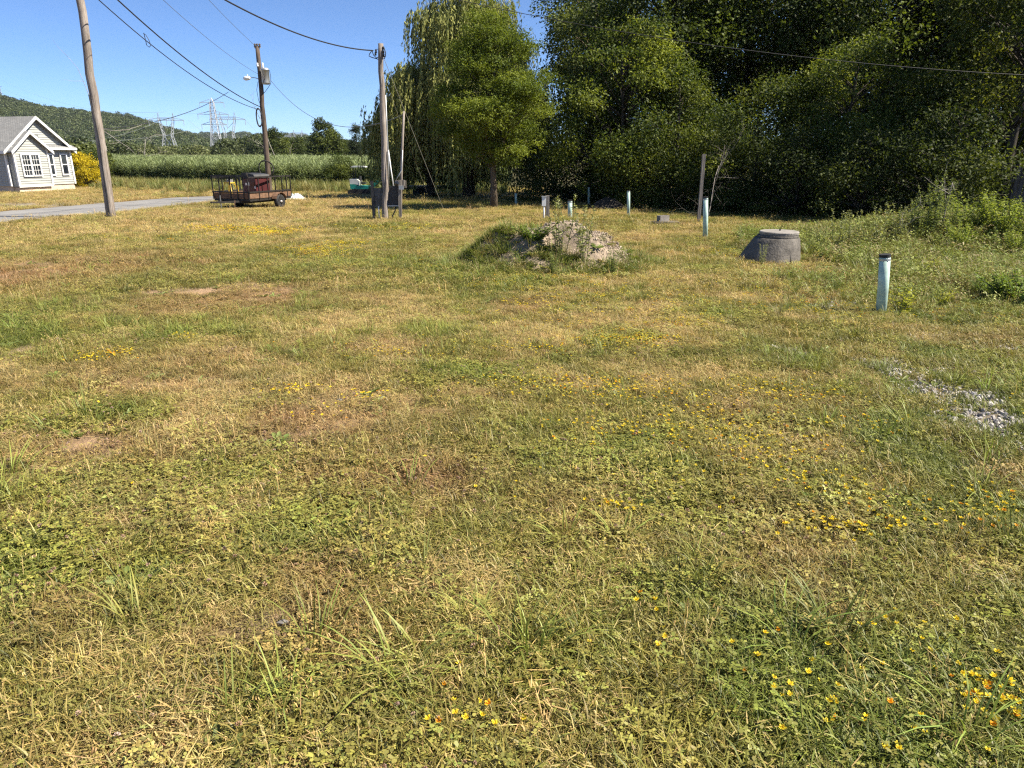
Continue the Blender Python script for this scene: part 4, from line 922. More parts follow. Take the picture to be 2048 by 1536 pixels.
# meter board beside the service pole
M['panel_black'] = m_plain('panel_black', (.045, .047, .05), .6, 0, .5, 14, .004, dark=(.02, .02, .022))
M['panel_worn'] = m_plain('panel_worn', (.12, .12, .12), .8, 0, .7, 22, .004, dark=(.03, .03, .03))
bo = G(775, 441); YB = bo.y+.25
mbd = thing('meter_board', 'dark worn meter board on posts in front of the service pole', 'meter board', bo)
def LB(px, py, dy=0): return P(px, py, YB+dy)-bo
def postz(px0, px1, top, w, mat, dy=0, name='post'):
    a = LB(px0, 441, dy); a.z = -.12; return MB().bar(a, LB(px1, top, dy), w, w).build(name, mat, mbd)
postz(749, 743.5, 362, .10, M['panel_black']); postz(801, 799, 360, .105, M['post_grey'], -.05)
def panel(x0, x1, y0, y1, mat, dy, name='panel'):
    a = LB(x0, y1, dy); b_ = LB(x1, y0, dy); return MB().box((a+b_)/2, (abs(b_.x-a.x), .05, abs(b_.z-a.z))).build(name, mat, mbd)
panel(748.5, 773, 376, 412, M['panel_worn'], .02); panel(775.5, 797.5, 372, 411, M['panel_black'], .03)
panel(791, 812, 361, 376, M['post_grey'], .12, 'backing_board')
bx_ = panel(798, 807, 371, 379, M['galv'], -.12, 'meter_box'); 
MB().lathe([(.09, 0), (.095, .03), (.06, .09), (.0, .1)], 14).build('meter_dial', M['glass'], mbd, True, LB(795, 367, -.02)).rotation_euler = (R(90), 0, 0)
MB().box(LB(803, 366, .04), (.22, .1, .2)).build('meter_box', M['post_grey'], mbd)
MB().tube([LB(757, 412, 0), LB(759, 441, 0)], .022, 8).build('conduit', M['white_vinyl'], mbd, True)
MB().tube([LB(791, 411, 0), LB(790, 422, -.02), LB(785, 432, -.06), LB(784, 441, -.06)], .022, 8).build('conduit', M['black_wire'], mbd, True)
MB().box(LB(787, 411.5, 0), (.46, .07, .035)).build('bottom_rail', M['galv'], mbd)
tm = G(801, 438); YM = tm.y+.3
mast = thing('mast_pole', 'thin weathered mast pole standing right of the meter board', 'pole', GY(800.5, YM), 0, 'wooden poles')
mo = Vector(mast.location); b = MB(); b.tube([Vector((0, 0, -.2)), P(803, 330, YM)-mo, P(805, 280, YM)-mo, P(808, 222, YM)-mo], [.05, .05, .045, .035], 8); b.build('pole', M['pole_wood'], mast, True)
MB().tube([P(805, 300, YM-.06)-mo, P(803.5, 340, YM-.08)-mo, P(798, 350, YM-.1)-mo, P(792.5, 360, YM-.1)-mo], .02, 6).build('conduit', M['galv'], mast, True)

# wires
def wire(label, A, B, sag, r, mat='black_wire', group='overhead wires', name='wire', n=24):
    A = Vector(A); B = Vector(B); b = MB()
    b.tube([A.lerp(B, i/n)-A-Vector((0, 0, sag*4*(i/n)*(1-i/n))) for i in range(n+1)], r, 6); o = b.build(name, M[mat], None, True, A); return tag(o, label, 'wire', group)
wire('thick black cable bundle running from the transformer pole up past the left pole', P(519, 213, 43.85), P(95, -135, 23), .55, .024)
wire('second black cable with a slack loop below the thick bundle', P(517, 219, 43.85), P(60, -130, 23.2), .75, .017)
lp = P(294, 69, 30.3); b = MB(); b.tube([lp+Vector(v)*.9 for v in ((-.15, 0, .05), (-.05, 0, -.02), (.05, -.02, -.2), (.1, 0, -.42), (.02, 0, -.5), (-.08, 0, -.42), (-.1, 0, -.2), (-.13, 0, .06))], .013, 6); tag(b.build('wire_loop', M['black_wire']), 'small slack wire loop hanging from the second cable', 'wire')
wire('thin grey wire ending halfway up the transformer pole', P(516, 148, 43.85), P(230, -92, 25), .3, .009, 'grey_wire')
wire('thin grey wire ending at the very top of the transformer pole', P(512, 93, 43.95), P(330, -95, 27), .1, .009, 'grey_wire')
wire('twisted black service drop running to the top of the service pole', P(746, 101, Y3-.05), P(345, -62, 17), .35, .02)
wire('thin sagging wire between the transformer and the thin mast pole', P(541, 160, 43.8), P(807, 229, YM), 1.25, .012, 'grey_wire')
wire('long wire running left from the tap on the thick cable to the weathered pole', P(457, 184, 40.5), P(205, 258, B1.y), .35, .013)
wire('slanting wire crossing in front of the wood at the upper right', P(820, -22, 24), P(2350, 160, 21), .55, .0085)
wire('outer guy wire from the service pole to the grass by the flatbed trailer', P(766, 112, Y3), G(889, 424), 0, .009, 'galv', 'guy wires')
wire('inner guy wire from the service pole to the grass', P(767, 150, Y3), G(860, 400), .05, .008, 'galv', 'guy wires')

# ================================================================ steel towers far behind the reeds
def lattice(b, a0, a1, c0, c1, n, w_):
    """X-braced face between two chords"""
    for i in range(n):
        p, q = a0.lerp(a1, i/n), a0.lerp(a1, (i+1)/n); r_, s_ = c0.lerp(c1, i/n), c0.lerp(c1, (i+1)/n)
        b.bar(p, s_, w_); b.bar(r_, q, w_)
def waist_tower(px, ytop, Y, label, w_=.34, grp='wide-armed steel towers'):
    base = GY(px, Y); base.z = -1.6; H = P(px, ytop, Y).z-base.z; o = thing('transmission_tower', label, 'tower', base, R(6), grp); k = H/35
    V3 = lambda x, y, z: Vector((x*k, y*k, z*k)); w_ *= 1
    for s in (-1, 1):
        b = MB()
        f = [V3(s*6.5-1.2, -1.2, 0), V3(s*6.5+1.2, 1.2, 0)]; m_ = [V3(s*3-.7, -.7, 18), V3(s*3+.7, .7, 18)]; t_ = [V3(s*5.6-.6, -.6, 31), V3(s*5.6+.6, .6, 31)]
        for j in (0, 1): b.bar(f[j], m_[j], w_); b.bar(m_[j], t_[j], w_)
        lattice(b, f[0], m_[0], f[1], m_[1], 7, w_*.5); lattice(b, m_[0], t_[0], m_[1], t_[1], 5, w_*.5); b.build('leg', M['steel_tower'], o)
        MB().bar(V3(s*5.6-.7, 0, 31), V3(s*5.6, 0, 35), w_*.8).bar(V3(s*5.6+.7, 0, 31), V3(s*5.6, 0, 35), w_*.8).build('peak', M['steel_tower'], o)
    b = MB(); b.bar(V3(-6, 0, 2), V3(3.2, 0, 18), w_*.7).bar(V3(6, 0, 2), V3(-3.2, 0, 18), w_*.7).bar(V3(-3, 0, 18), V3(3, 0, 18), w_); b.bar(V3(-4.8, 0, 28), V3(0, 0, 23.5), w_*.7).bar(V3(4.8, 0, 28), V3(0, 0, 23.5), w_*.7); b.build('brace', M['steel_tower'], o)
    b = MB(); b.bar(V3(-13.5, 0, 29.5), V3(13.5, 0, 29.5), w_).bar(V3(-13.5, 0, 29.7), V3(-6, 0, 31.4), w_).bar(V3(-6, 0, 31.4), V3(6, 0, 31.4), w_).bar(V3(6, 0, 31.4), V3(13.5, 0, 29.7), w_)
    lattice(b, V3(-6, 0, 29.5), V3(6, 0, 29.5), V3(-6, 0, 31.4), V3(6, 0, 31.4), 8, w_*.5); b.build('crossarm', M['steel_tower'], o)
    for x in (-13.4, 0, 13.4): MB().bar(V3(x, 0, 29.5), V3(x, 0, 25.5), w_*.9).build('insulator_string', M['steel_tower'], o)
    return o
def arm_tower(px, ytop, Y, label, w_=.36):
    base = GY(px, Y); base.z = -1.6; H = P(px, ytop, Y).z-base.z; o = thing('transmission_tower', label, 'tower', base, R(8)); k = H/45
    V3 = lambda x, y, z: Vector((x*k, y*k, z*k)); C = lambda s, t_, z: V3(s*np.interp(z, [0, 22, 42], [4.6, 2.6, 1.4]), t_*np.interp(z, [0, 22, 42], [4.6, 2.6, 1.4]), z)
    for s in (-1, 1):
        for t_ in (-1, 1): MB().bar(C(s, t_, 0), C(s, t_, 22), w_).bar(C(s, t_, 22), C(s, t_, 42), w_).bar(C(s, t_, 42), V3(0, 0, 45.5), w_*.8).build('leg', M['steel_tower'], o)
    b = MB(); zs = [0, 7, 13, 18, 22, 26, 30, 34, 38, 42]
    for z0, z1 in zip(zs[:-1], zs[1:]):
        for a, c in (((-1, -1), (1, -1)), ((1, -1), (1, 1)), ((1, 1), (-1, 1)), ((-1, 1), (-1, -1))):
            b.bar(C(*a, z0), C(*c, z1), w_*.55); b.bar(C(*c, z0), C(*a, z1), w_*.55); b.bar(C(*a, z1), C(*c, z1), w_*.55)
    b.build('lattice', M['steel_tower'], o)
    for z_, L in ((42, 9.0), (33.5, 11.5), (26, 9.5)):
        for s in (-1, 1):
            MB().bar(V3(s*1.5, 0, z_), V3(s*L, 0, z_), w_).bar(V3(s*1.5, 0, z_+2.4), V3(s*L, 0, z_), w_*.8).build('crossarm', M['steel_tower'], o); MB().bar(V3(s*L, 0, z_), V3(s*L, 0, z_-3.6), w_*.8).build('insulator_string', M['steel_tower'], o)
    return o
waist_tower(343, 226, 580, 'wide-armed steel tower left of the tall lattice tower'); waist_tower(464, 224, 590, 'wide-armed steel tower overlapping the tall lattice tower')
arm_tower(437, 197, 560, 'tall lattice steel tower with three pairs of arms')
waist_tower(505, 268, 1100, 'small distant wide-armed tower left of the transformer pole', .55); waist_tower(577, 266, 1150, 'small distant tower just right of the transformer pole', .55); waist_tower(600, 260, 1250, 'faintest distant tower above the trees right of the transformer pole', .55)
hb = P(3, 196, 1240); o = thing('transmission_tower', 'tiny steel tower on the hilltop at the left edge', 'tower', hb); b = MB()
for s in (-1, 1): b.bar((s*2.2, 0, -12), (s*.5, 0, 24), .6); b.bar((-5, 0, 12+s*5), (5, 0, 12+s*5), .5)
lattice(b, Vector((-2, 0, -10)), Vector((-.5, 0, 24)), Vector((2, 0, -10)), Vector((.5, 0, 24)), 5, .4); b.build('lattice', M['steel_tower'], o)
for (a, c, s_, lab) in [((3, 160, 1240), (322, 238, 580), 9, 'faint power line from the hilltop to the first steel tower'), ((3, 176, 1240), (331, 224, 580), 11, 'lower faint power line from the hilltop tower'), ((376, 240, 580), (505, 276, 1100), 14, 'faint power line leaving the first tower to the right'),
                        ((491, 240, 590), (590, 276, 1150), 16, 'faint power line leaving the second tower to the right'), ((322, 240, 580), (-30, 290, 330), 6, 'faint power line running left of the first tower in front of the hill'), ((450, 240, 590), (-30, 282, 300), 6, 'second faint power line in front of the hill'), ((357, 226, 580), (419, 222, 560), 1, 'short power line between the first tower and the lattice tower')]:
    wire(lab, P(*a), P(*c), s_, .07 if a[2] > 600 or c[2] > 600 else .035, 'steel_tower', 'transmission lines')

# ================================================================ cargo trailer and load
M['rust'] = m_plain('rust', (.20, .115, .07), .85, 0, .5, 7, .004)
M['deck_wood'] = m_wood('deck_wood', (.30, .20, .13), (.40, .29, .2), 2)
M['frame_black'] = m_plain('frame_black', (.03, .027, .026), .6, .2, .4, 8)
M['maroon'] = m_plain('maroon', (.085, .02, .022), .45, 0, .3, 3)
M['yellow_paint'] = m_plain('yellow_paint', (.62, .42, .04), .5, 0, .25, 6)
M['rim'] = m_plain('rim', (.55, .53, .52), .5, .3, .3, 9)
ta = R(-20); fwd = Vector((-math.sin(ta), -math.cos(ta), 0)); axc = GY(517, 35.2)
tra = thing('cargo_trailer', 'rusty open utility trailer with rail sides parked beside the road', 'trailer', axc, ta)   # local x = right along the axle, local -y = tongue end
TL0, TL1, TWd = -1.75, 1.25, 1.0
b = MB(); b.box((0, (TL0+TL1)/2, .47), (2.0, TL1-TL0, .10)); b.box((0, (TL0+TL1)/2, .37), (1.6, TL1-TL0-.2, .09)); b.build('frame', M['frame_black'], tra)
for i in range(9): MB().box((-1+.111+i*.2222, (TL0+TL1)/2, .545), (.214, TL1-TL0-.02, .04)).build('deck_plank', M['deck_wood'], tra)
for s in (-1, 1): MB().box((s*1.0, (TL0+TL1)/2, .66), (.05, TL1-TL0, .24)).build('side_board', M['rust'], tra)
MB().box((0, TL0, .66), (1.96, .05, .22)).build('side_board', M['rust'], tra)
def railpost(x, y, top): MB().box((x, y, (top+.5)/2), (.04, .04, top-.5)).build('rail_post', M['frame_black'], tra)
for x in (-1, -.62, .0, .38, .72, 1): railpost(x, TL0-.03, 1.52)
for y in (-1.1, -.45, .1, .6, .95, 1.25):
    for s in (-1, 1): railpost(s*1.03, y, 1.46)
for s in (-1, 1): MB().box((s*1.03, (TL0+TL1)/2, 1.47), (.06, TL1-TL0+.06, .06)).box((s*1.03, (TL0+TL1)/2, .82), (.06, TL1-TL0+.06, .06)).build('side_rail', M['frame_black'], tra)
MB().box((0, TL0-.03, 1.53), (2.08, .06, .07)).box((0, TL0-.03, .82), (2.08, .06, .06)).build('front_rail', M['frame_black'], tra)
b = MB(); xs = np.linspace(-.98, .6, 18); zs = np.linspace(1.28, 1.5, 5)
for x in xs: b.box((x, TL0-.03, 1.39), (.014, .014, .22))
for z_ in zs: b.box((-.2, TL0-.032, z_), (1.58, .012, .014))
tag(b.build('mesh_screen', M['frame_black'], tra), kind='stuff')
for s in (-1, 1):
    wh = MB(); prof = [(.20, -.09), (.27, -.105), (.315, -.08), (.33, -.03), (.33, .03), (.315, .08), (.27, .105), (.20, .09)]
    wh.lathe(prof, 24); w_o = wh.build('wheel', M['black_rubber'], tra, True, (s*1.19, .1, .33)); w_o.rotation_euler = (0, R(90), 0)
    MB().lathe([(.205, -.06), (.2, .0), (.13, .02), (.06, .05), (.05, .09), (.0, .1)], 20).build('rim', M['rim'], w_o, True, (0, 0, s*.04)).rotation_euler = (0, 0 if s > 0 else R(180), 0)
    for k in range(5): a = k*1.2566; MB().lathe([(.018, -.0), (.018, .03), (.0, .035)], 6).build('lug_nut', M['frame_black'], w_o, False, (math.cos(a)*.09, math.sin(a)*.09, s*.1))
    f = MB(); pts = [Vector((s*1.19, .1+math.cos(a)*.42, .33+math.sin(a)*.42)) for a in np.linspace(.35, math.pi-.35, 9)]
    for p_, q_ in zip(pts[:-1], pts[1:]): f.box((p_+q_)/2, (.26, (q_-p_).length+.01, .015), Euler((math.atan2((q_-p_).z, (q_-p_).y), 0, 0)).to_matrix())
    f.build('fender', M['rust'], tra)
MB().bar((-.55, TL0, .42), (0, TL0-1.0, .42), .08).bar((.55, TL0, .42), (0, TL0-1.0, .42), .08).bar((0, TL0-.9, .42), (0, TL0-1.35, .44), .08).build('tongue', M['frame_black'], tra)
MB().tube([(.09, TL0-.85, .72), (.09, TL0-.85, .05), (.09, TL0-.85, -.0)], [.03, .025, .06], 8).build('jack', M['panel_black'], tra, True)
MB().tube([(.5, TL0-.4, .5), (.55, TL0-.5, .3), (.56, TL0-.55, .06)], .012, 6).build('safety_chain', M['rust'], tra)
mo_ = Matrix.Rotation(ta, 3, 'Z')
def on_tr(v): return axc+mo_ @ Vector(v)
mc = thing('maroon_machine', 'dark maroon cabinet machine with sloped black hood on the trailer', 'machine', on_tr((.28, -.35, .567)), ta+R(-12)); mc.scale = (.88, .88, .86)
MB().prism([(-.55, -.45, 0), (.55, -.45, 0), (.55, -.45, .98), (-.1, -.45, .98), (-.55, -.45, .86)], (0, .9, 0)).build('body', M['maroon'], mc)
MB().prism([(-.58, -.47, .87), (-.12, -.47, 1.0), (-.12, -.47, 1.24), (-.52, -.47, 1.24)], (0, .94, 0)).build('hopper', M['frame_black'], mc)
MB().prism([(-.1, -.5, 1.0), (.6, -.5, 1.0), (.5, -.5, 1.17), (.1, -.5, 1.22)], (0, .98, 0)).build('hood', M['panel_black'], mc)
MB().box((-.2, -.46, .66), (.16, .02, .12)).build('label_plate', M['white_vinyl'], mc); MB().box((.02, -.46, .68), (.07, .02, .2)).build('label_plate', M['white_vinyl'], mc); MB().box((.48, -.46, .5), (.09, .02, .12)).build('label_plate', M['white_vinyl'], mc)
MB().box((.18, -.455, .45), (.5, .02, .7)).build('door', M['maroon'], mc); MB().box((-.05, -.48, .1), (.9, .05, .1)).build('skid', M['rim'], mc)
ys = thing('yellow_stand', 'small yellow-orange tool stand on the front of the trailer', 'stand', on_tr((-.52, -1.2, .567)), ta)
for sx in (-.25, .25):
    for sy in (-.2, .2): MB().bar((sx*1.3, sy*1.2, 0), (sx*.6, sy*.7, .62), .035).build('leg', M['yellow_paint'], ys)
MB().box((0, 0, .64), (.36, .32, .05)).build('top', M['yellow_paint'], ys); MB().box((.02, 0, .72), (.22, .2, .12)).build('tool_head', M['rim'], ys); MB().bar((-.3, -.2, .2), (.3, -.2, .2), .03).build('crossbar', M['yellow_paint'], ys)
yl = MB(); yt = thing('bent_pipe', 'bent yellow bar standing on the trailer bed by the maroon machine', 'bar', on_tr((-.02, -1.25, .57))); yl.bar((0, 0, 0), (0, 0, .5), .035).bar((0, 0, .5), (-.18, 0, .56), .035); yl.build('bar', M['yellow_paint'], yt)
# crumpled tarp
rg = np.random.default_rng(9); tp = G(591, 399.5); n_ = 18; V = []
for i in range(n_):
    for j in range(n_):
        u, v = i/(n_-1)*2-1, j/(n_-1)*2-1; r_ = max(0, 1-u*u*.95-v*v*.95); V.append((u*.62, v*.5, .30*r_**.7*(.5+rg.random()*.9)+.01))
F_ = [(i*n_+j, (i+1)*n_+j, (i+1)*n_+j+1, i*n_+j+1) for i in range(n_-1) for j in range(n_-1)]
M['tarp'] = m_plain('tarp', (.80, .86, .85), .4, 0, .15, 5)
b = MB(); b.add(V, F_); tag(b.build('crumpled_tarp', M['tarp'], None, False, tp), 'crumpled pale aqua plastic tarp on the ground right of the trailer', 'tarp')

# ================================================================ excavator and flatbed beyond
M['teal'] = m_plain('teal', (.015, .26, .20), .45, 0, .15, 3); M['offwhite'] = m_plain('offwhite', (.62, .64, .60), .5, 0, .12, 3); M['navy'] = m_plain('navy', (.03, .05, .11), .5, 0, .3, 5)
eb = GY(722, 54); ex = thing('mini_excavator', 'small teal and white digger with roof canopy beyond the service pole', 'excavator', eb, 0)
for s in (-1, 1):
    tk = MB(); pts = [Vector((math.cos(a)*.23+(.62 if math.cos(a) > 0 else -.62), 0, .23+math.sin(a)*.21)) for a in np.linspace(0, 2*math.pi, 17)[:-1]]
    tk.prism([p_+Vector((0, s*.48-.13, 0)) for p_ in pts], (0, .26, 0)); tk.build('track', M['black_rubber'], ex)
MB().box((0, 0, .34), (.9, .6, .2)).build('undercarriage', M['frame_black'], ex)
MB().prism([(-.65, -.5, .46), (.85, -.5, .46), (.85, -.5, .66), (-.15, -.5, .7), (-.3, -.5, .78), (-.65, -.5, .8)], (0, 1.0, 0)).build('deck', M['teal'], ex)
MB().prism([(-.66, -.48, .8), (-.3, -.48, .8), (.02, -.48, .72), (.05, -.48, 1.02), (-.12, -.48, 1.14), (-.66, -.48, 1.16)], (0, .96, 0)).build('engine_cover', M['offwhite'], ex)
MB().box((.2, .05, .86), (.4, .45, .12)).box((.02, .05, 1.1), (.1, .45, .5)).build('seat', M['black_rubber'], ex)
for x, y in ((-.42, -.36), (-.42, .36)): MB().bar((x, y, 1.12), (x+.06, y, 1.98), .05).build('canopy_post', M['frame_black'], ex)
MB().prism([(-.5, -.5, 1.97), (.5, -.5, 1.97), (.48, -.5, 2.02), (.3, -.5, 2.06), (-.42, -.5, 2.06), (-.5, -.5, 2.02)], (0, 1.0, 0)).build('canopy', M['offwhite'], ex)
MB().prism([(.85, -.1, .55), (1.05, -.1, .6), (1.75, -.1, 1.28), (2.0, -.1, 1.36), (2.0, -.1, 1.5), (1.65, -.1, 1.46), (.9, -.1, .8)], (0, .2, 0)).build('boom', M['teal'], ex)
MB().prism([(1.9, -.09, 1.36), (2.0, -.09, 1.52), (2.75, -.09, .98), (2.68, -.09, .86)], (0, .18, 0)).build('dipper_arm', M['teal'], ex)
MB().tube([(1.0, 0, .62), (1.55, 0, 1.02)], .05, 8).build('hydraulic_ram', M['galv'], ex, True)
MB().prism([(2.65, -.2, .9), (2.85, -.2, .95), (3.0, -.2, .6), (2.8, -.2, .35), (2.5, -.2, .4), (2.62, -.2, .62)], (0, .4, 0)).build('bucket', M['frame_black'], ex)
MB().box((1.25, 0, .2), (.08, 1.1, .34)).bar((.6, -.35, .3), (1.22, -.35, .25), .07).bar((.6, .35, .3), (1.22, .35, .25), .07).build('dozer_blade', M['teal'], ex)
fb = GY(850, 53); fl = thing('flatbed_trailer', 'long low black flatbed trailer in the shade under the willow', 'trailer', fb, R(-4))
MB().box((-.3, 0, .62), (3.5, 1.7, .09)).box((-.3, -.86, .55), (3.5, .05, .16)).build('deck', M['frame_black'], fl)
for i in range(7): MB().box((-.3, -.72+i*.24, .685), (3.48, .225, .035)).build('deck_plank', M['post_grey'], fl)
for x in (-.4, .4):
    for s in (-1, 1): w2 = MB().lathe([(.16, -.09), (.28, -.1), (.31, -.03), (.31, .03), (.28, .1), (.16, .09)], 20).build('wheel', M['black_rubber'], fl, True, (x, s*.98, .31)); w2.rotation_euler = (R(90), 0, 0)
MB().bar((1.4, -.6, .55), (2.5, 0, .5), .1).bar((1.4, .6, .55), (2.5, 0, .5), .1).build('tongue', M['frame_black'], fl)
tb = thing('tool_box', 'dark blue box with a pale strap on the tongue of the flatbed trailer', 'box', fb+Vector((1.95, -.05, .56)), R(-4))
MB().prism([(-.35, -.3, 0), (.35, -.3, 0), (.35, -.3, .28), (.1, -.3, .4), (-.35, -.3, .42)], (0, .6, 0)).build('body', M['navy'], tb); MB().box((-.08, -.305, .2), (.1, .03, .4)).build('strap', M['offwhite'], tb)

# ================================================================ pipes, posts, manhole cone, heaps
def pipe(px, pyb, pyt, wpx, label, tilt=0):
    g = G(px, pyb); r_ = wpx/ppm(g.y)/2; top = P(px+tilt, pyt, g.y)-g; o = thing('pvc_pipe', label, 'pipe', g, 0, 'upright aqua sewer pipes')
    MB().tube([Vector((0, 0, -.15)), top*.5, top], r_, 18).build('pipe', M['pvc'], o, True)
    d = top.normalized(); MB().tube([top-d*r_*.1, top+d*r_*.45], r_*1.06, 18).build('cap', M['black_rubber'], o); MB().tube([top-d*r_*.75, top-d*r_*.35], r_*1.05, 18).build('collar', M['galv'], o)
pipe(1763, 628, 513, 20, 'nearest aqua plastic pipe with black cap, in the weeds at the right', 7)
pipe(1411, 477, 396, 9.5, 'aqua pipe standing right of the leaning grey post', 0)
pipe(1257, 433, 382, 6, 'slim aqua pipe at the right end of the low dark soil heap', 0)
pipe(1140, 438, 402, 8.5, 'short aqua pipe just behind the gravel heap', 0)
pipe(1178, 410, 374, 4.5, 'thin distant aqua pipe left of the low dark soil heap', 0)
pipe(1032, 411, 386, 4.5, 'small distant aqua pipe right of the locust trunk', 0)
def post(px, pyb, pxt, pyt, w_, mat, label, name='wooden_post', square=True):
    g = G(px, pyb); top = P(pxt, pyt, g.y)-g; b = MB(); bt = Vector((0, 0, -.2))
    if square: b.bar(bt, top, w_)
    else: b.tube([bt, top*.5, top], [w_/2, w_/2*.95, w_/2*.85], 9)
    o = thing(name, label, 'post', g); b.build('post', M[mat], o); return o, g
post(1095, 438, 1095, 391, .14, 'post_grey', 'short weathered wooden post beside the white box behind the gravel heap')
o, g = post(1397, 446, 1408, 308, .10, 'post_grey', 'tall leaning grey post in front of the dark wood')
g = G(1088, 440); o = thing('electric_box', 'small white electrical box on a thin stake behind the gravel heap', 'electrical box', g)
MB().tube([(0, 0, -.1), P(1088, 410, g.y)-g], .025, 8).build('stake', M['white_vinyl'], o, True); tq = P(1088, 403, g.y)-g
MB().box(tq, (.14, .12, .30)).build('box', M['white_vinyl'], o); MB().prism([tq+Vector((-.085, -.075, .15)), tq+Vector((.085, -.075, .15)), tq+Vector((.085, -.075, .175)), tq+Vector((-.085, -.075, .185))], (0, .15, 0)).build('lid', M['galv'], o)
M['concrete'] = m_plain('concrete', (.15, .137, .12), .92, 0, .55, 5, .02); M['concrete_lid'] = m_plain('concrete_lid', (.27, .25, .225), .9, 0, .35, 7, .01)
g = G(1546, 527); g = Vector((g.x, g.y+.30, gzf(g.x, g.y+.30)-.01)); MHX, MHY = g.x, g.y; o = thing('manhole_cone', 'precast concrete manhole cone with round lid above the grass', 'manhole', g)
sh = lambda z: (.14*min(1, max(0, z)/.5), 0)
MB().lathe([(.60, -.1), (.58, 0), (.555, .1), (.44, .4), (.415, .46), (.40, .475), (.36, .475)], 36, (0, 0, 0), 0, sh).build('cone', M['concrete'], o, True)
MB().lathe([(.37, 0), (.375, .02), (.375, .05), (.365, .06)], 36, (.14, 0, .46)).build('grade_ring', M['concrete'], o)
li = MB().lathe([(.34, 0), (.355, .02), (.36, .06), (.345, .075), (.0, .08)], 36, (.16, .0, .515)).build('lid', M['concrete_lid'], o); MB().tube([(.16, 0, .585), (.165, 0, .63), (.175, 0, .63), (.18, 0, .585)], .008, 6).build('lift_ring', M['frame_black'], li)
MB().prism([(.258, -.548, .02), (.27, -.545, .02), (.215, -.405, .42), (.205, -.408, .42)], (0, .02, .0)).build('seam', M['frame_black'], o)
def heap(name, label, px, py, wx, wy, h, mat, seed, cat, n_=44, pw=1.0, lump=.35):
    g = G(px, py); b = MB(); V = []
    for i in range(n_):
        for j in range(n_):
            u, v = i/(n_-1)*2-1, j/(n_-1)*2-1; r_ = math.hypot(u, v); q = max(0, 1-r_)**pw if r_ < 1 else 0
            q = q*q*(3-2*q); X, Y_ = u*wx, v*wy; z_ = h*q*(1-lump+2*lump*float(fbm(X, Y_, 1.5, seed, 3)))+.05*q*float(vnoise(X, Y_, 9, seed)-.5)
            V.append((X, Y_, z_-.03*(r_ > .97)-.02+gzf(g.x+X, g.y+Y_)-g.z))
    F_ = [(i*n_+j, (i+1)*n_+j, (i+1)*n_+j+1, i*n_+j+1) for i in range(n_-1) for j in range(n_-1) if math.hypot(i/(n_-1)*2-1, j/(n_-1)*2-1) < 1.05]
    b.add(V, F_); o = b.build(name, mat, None, True, g); tag(o, label, cat); return o, np.array(V), g
M['gravel_heap'] = m_plain('gravel_heap', (.33, .26, .19), .95, 0, .5, 14, .03); M['dark_soil'] = m_plain('dark_soil', (.045, .038, .03), .95, 0, .5, 9, .03)
GH, GV, gg = heap('gravel_heap', 'overgrown heap of pale gravel in the middle of the field', 1102, 528, 1.82, 1.4, .64, M['gravel_heap'], 3, 'gravel heap', pw=.55, lump=.75)
heap('soil_heap', 'low dark heap of soil in the shade before the wood', 1216, 419, 1.15, .9, .5, M['dark_soil'], 5, 'soil heap', 30, .8)
ZZ = GV[:, 2].reshape(44, 44)
def heap_z(X, Y_):
    i = np.clip((X/1.82+1)/2*43, 0, 42.99); j = np.clip((Y_/1.4+1)/2*43, 0, 42.99); return ZZ[i.astype(int), j.astype(int)]
rg = np.random.default_rng(31); n = 9000; X = rg.normal(0, .7, n); Y_ = rg.normal(0, .55, n); k = (X/1.82)**2+(Y_/1.4)**2 < .9; X, Y_ = X[k], Y_[k]
bareh = fbm(X, Y_, 1.6, 15, 3)+.10*(X > .1)+.05*(Y_ < 0); k = bareh > .45; X2, Y2 = X[k], Y_[k]; n = len(X2)
scatter('heap_stones', np.c_[X2+gg.x, Y2+gg.y, heap_z(X2, Y2)+gg.z+.006], rg.uniform(0, 6.283, (n, 3)), rg.uniform(.006, .022, n)*np.where(rg.random(n) < .12, 1.9, 1), mix3((.22, .175, .135), (.5, .41, .32), rg.random(n)), rg.integers(0, 4, n), STONES, 'loose pinkish stones lying over the gravel heap')
n = 5200; a = rg.uniform(0, 6.283, n); q = np.sqrt(rg.uniform(.01, 1.35, n)); X = 1.82*q*np.cos(a)+.0; Y_ = 1.4*q*np.sin(a); bz = fbm(X, Y_, 1.6, 15, 3)+.10*(X > .1)+.05*(Y_ < 0); k = rg.random(n) < np.clip(sstep(-.35, -.95, X+(bz-.5)*1.5)*.9+sstep(.72, 1.0, q)*sstep(1.18, 1.0, q)*.75+sstep(.50, .40, bz)*.9, .03, .9); X, Y_ = X[k], Y_[k]; n = len(X)
inside = (X/1.82)**2+(Y_/1.4)**2 < .95; zz = np.where(inside, heap_z(X, Y_)+gg.z, gz(X+gg.x, Y_+gg.y))
scatter('heap_grass', np.c_[X+gg.x, Y_+gg.y, zz], np.c_[rg.normal(0, .2, (n, 2)), rg.uniform(0, 6.283, n)], rg.uniform(.35, 1.3, n), mix3(mix3((.12, .17, .03), (.27, .29, .07), rg.random(n)), (.42, .33, .16), (rg.random(n) < .25)*.8), rg.integers(0, 3, n), [tuft(26, .07, .10, .26, .006, 1.2, .3), tuft(22, .07, .1, .22, .008, 1.3, .2), rosette(14, .13, .035)], 'green grass and weeds growing over the sides of the gravel heap')
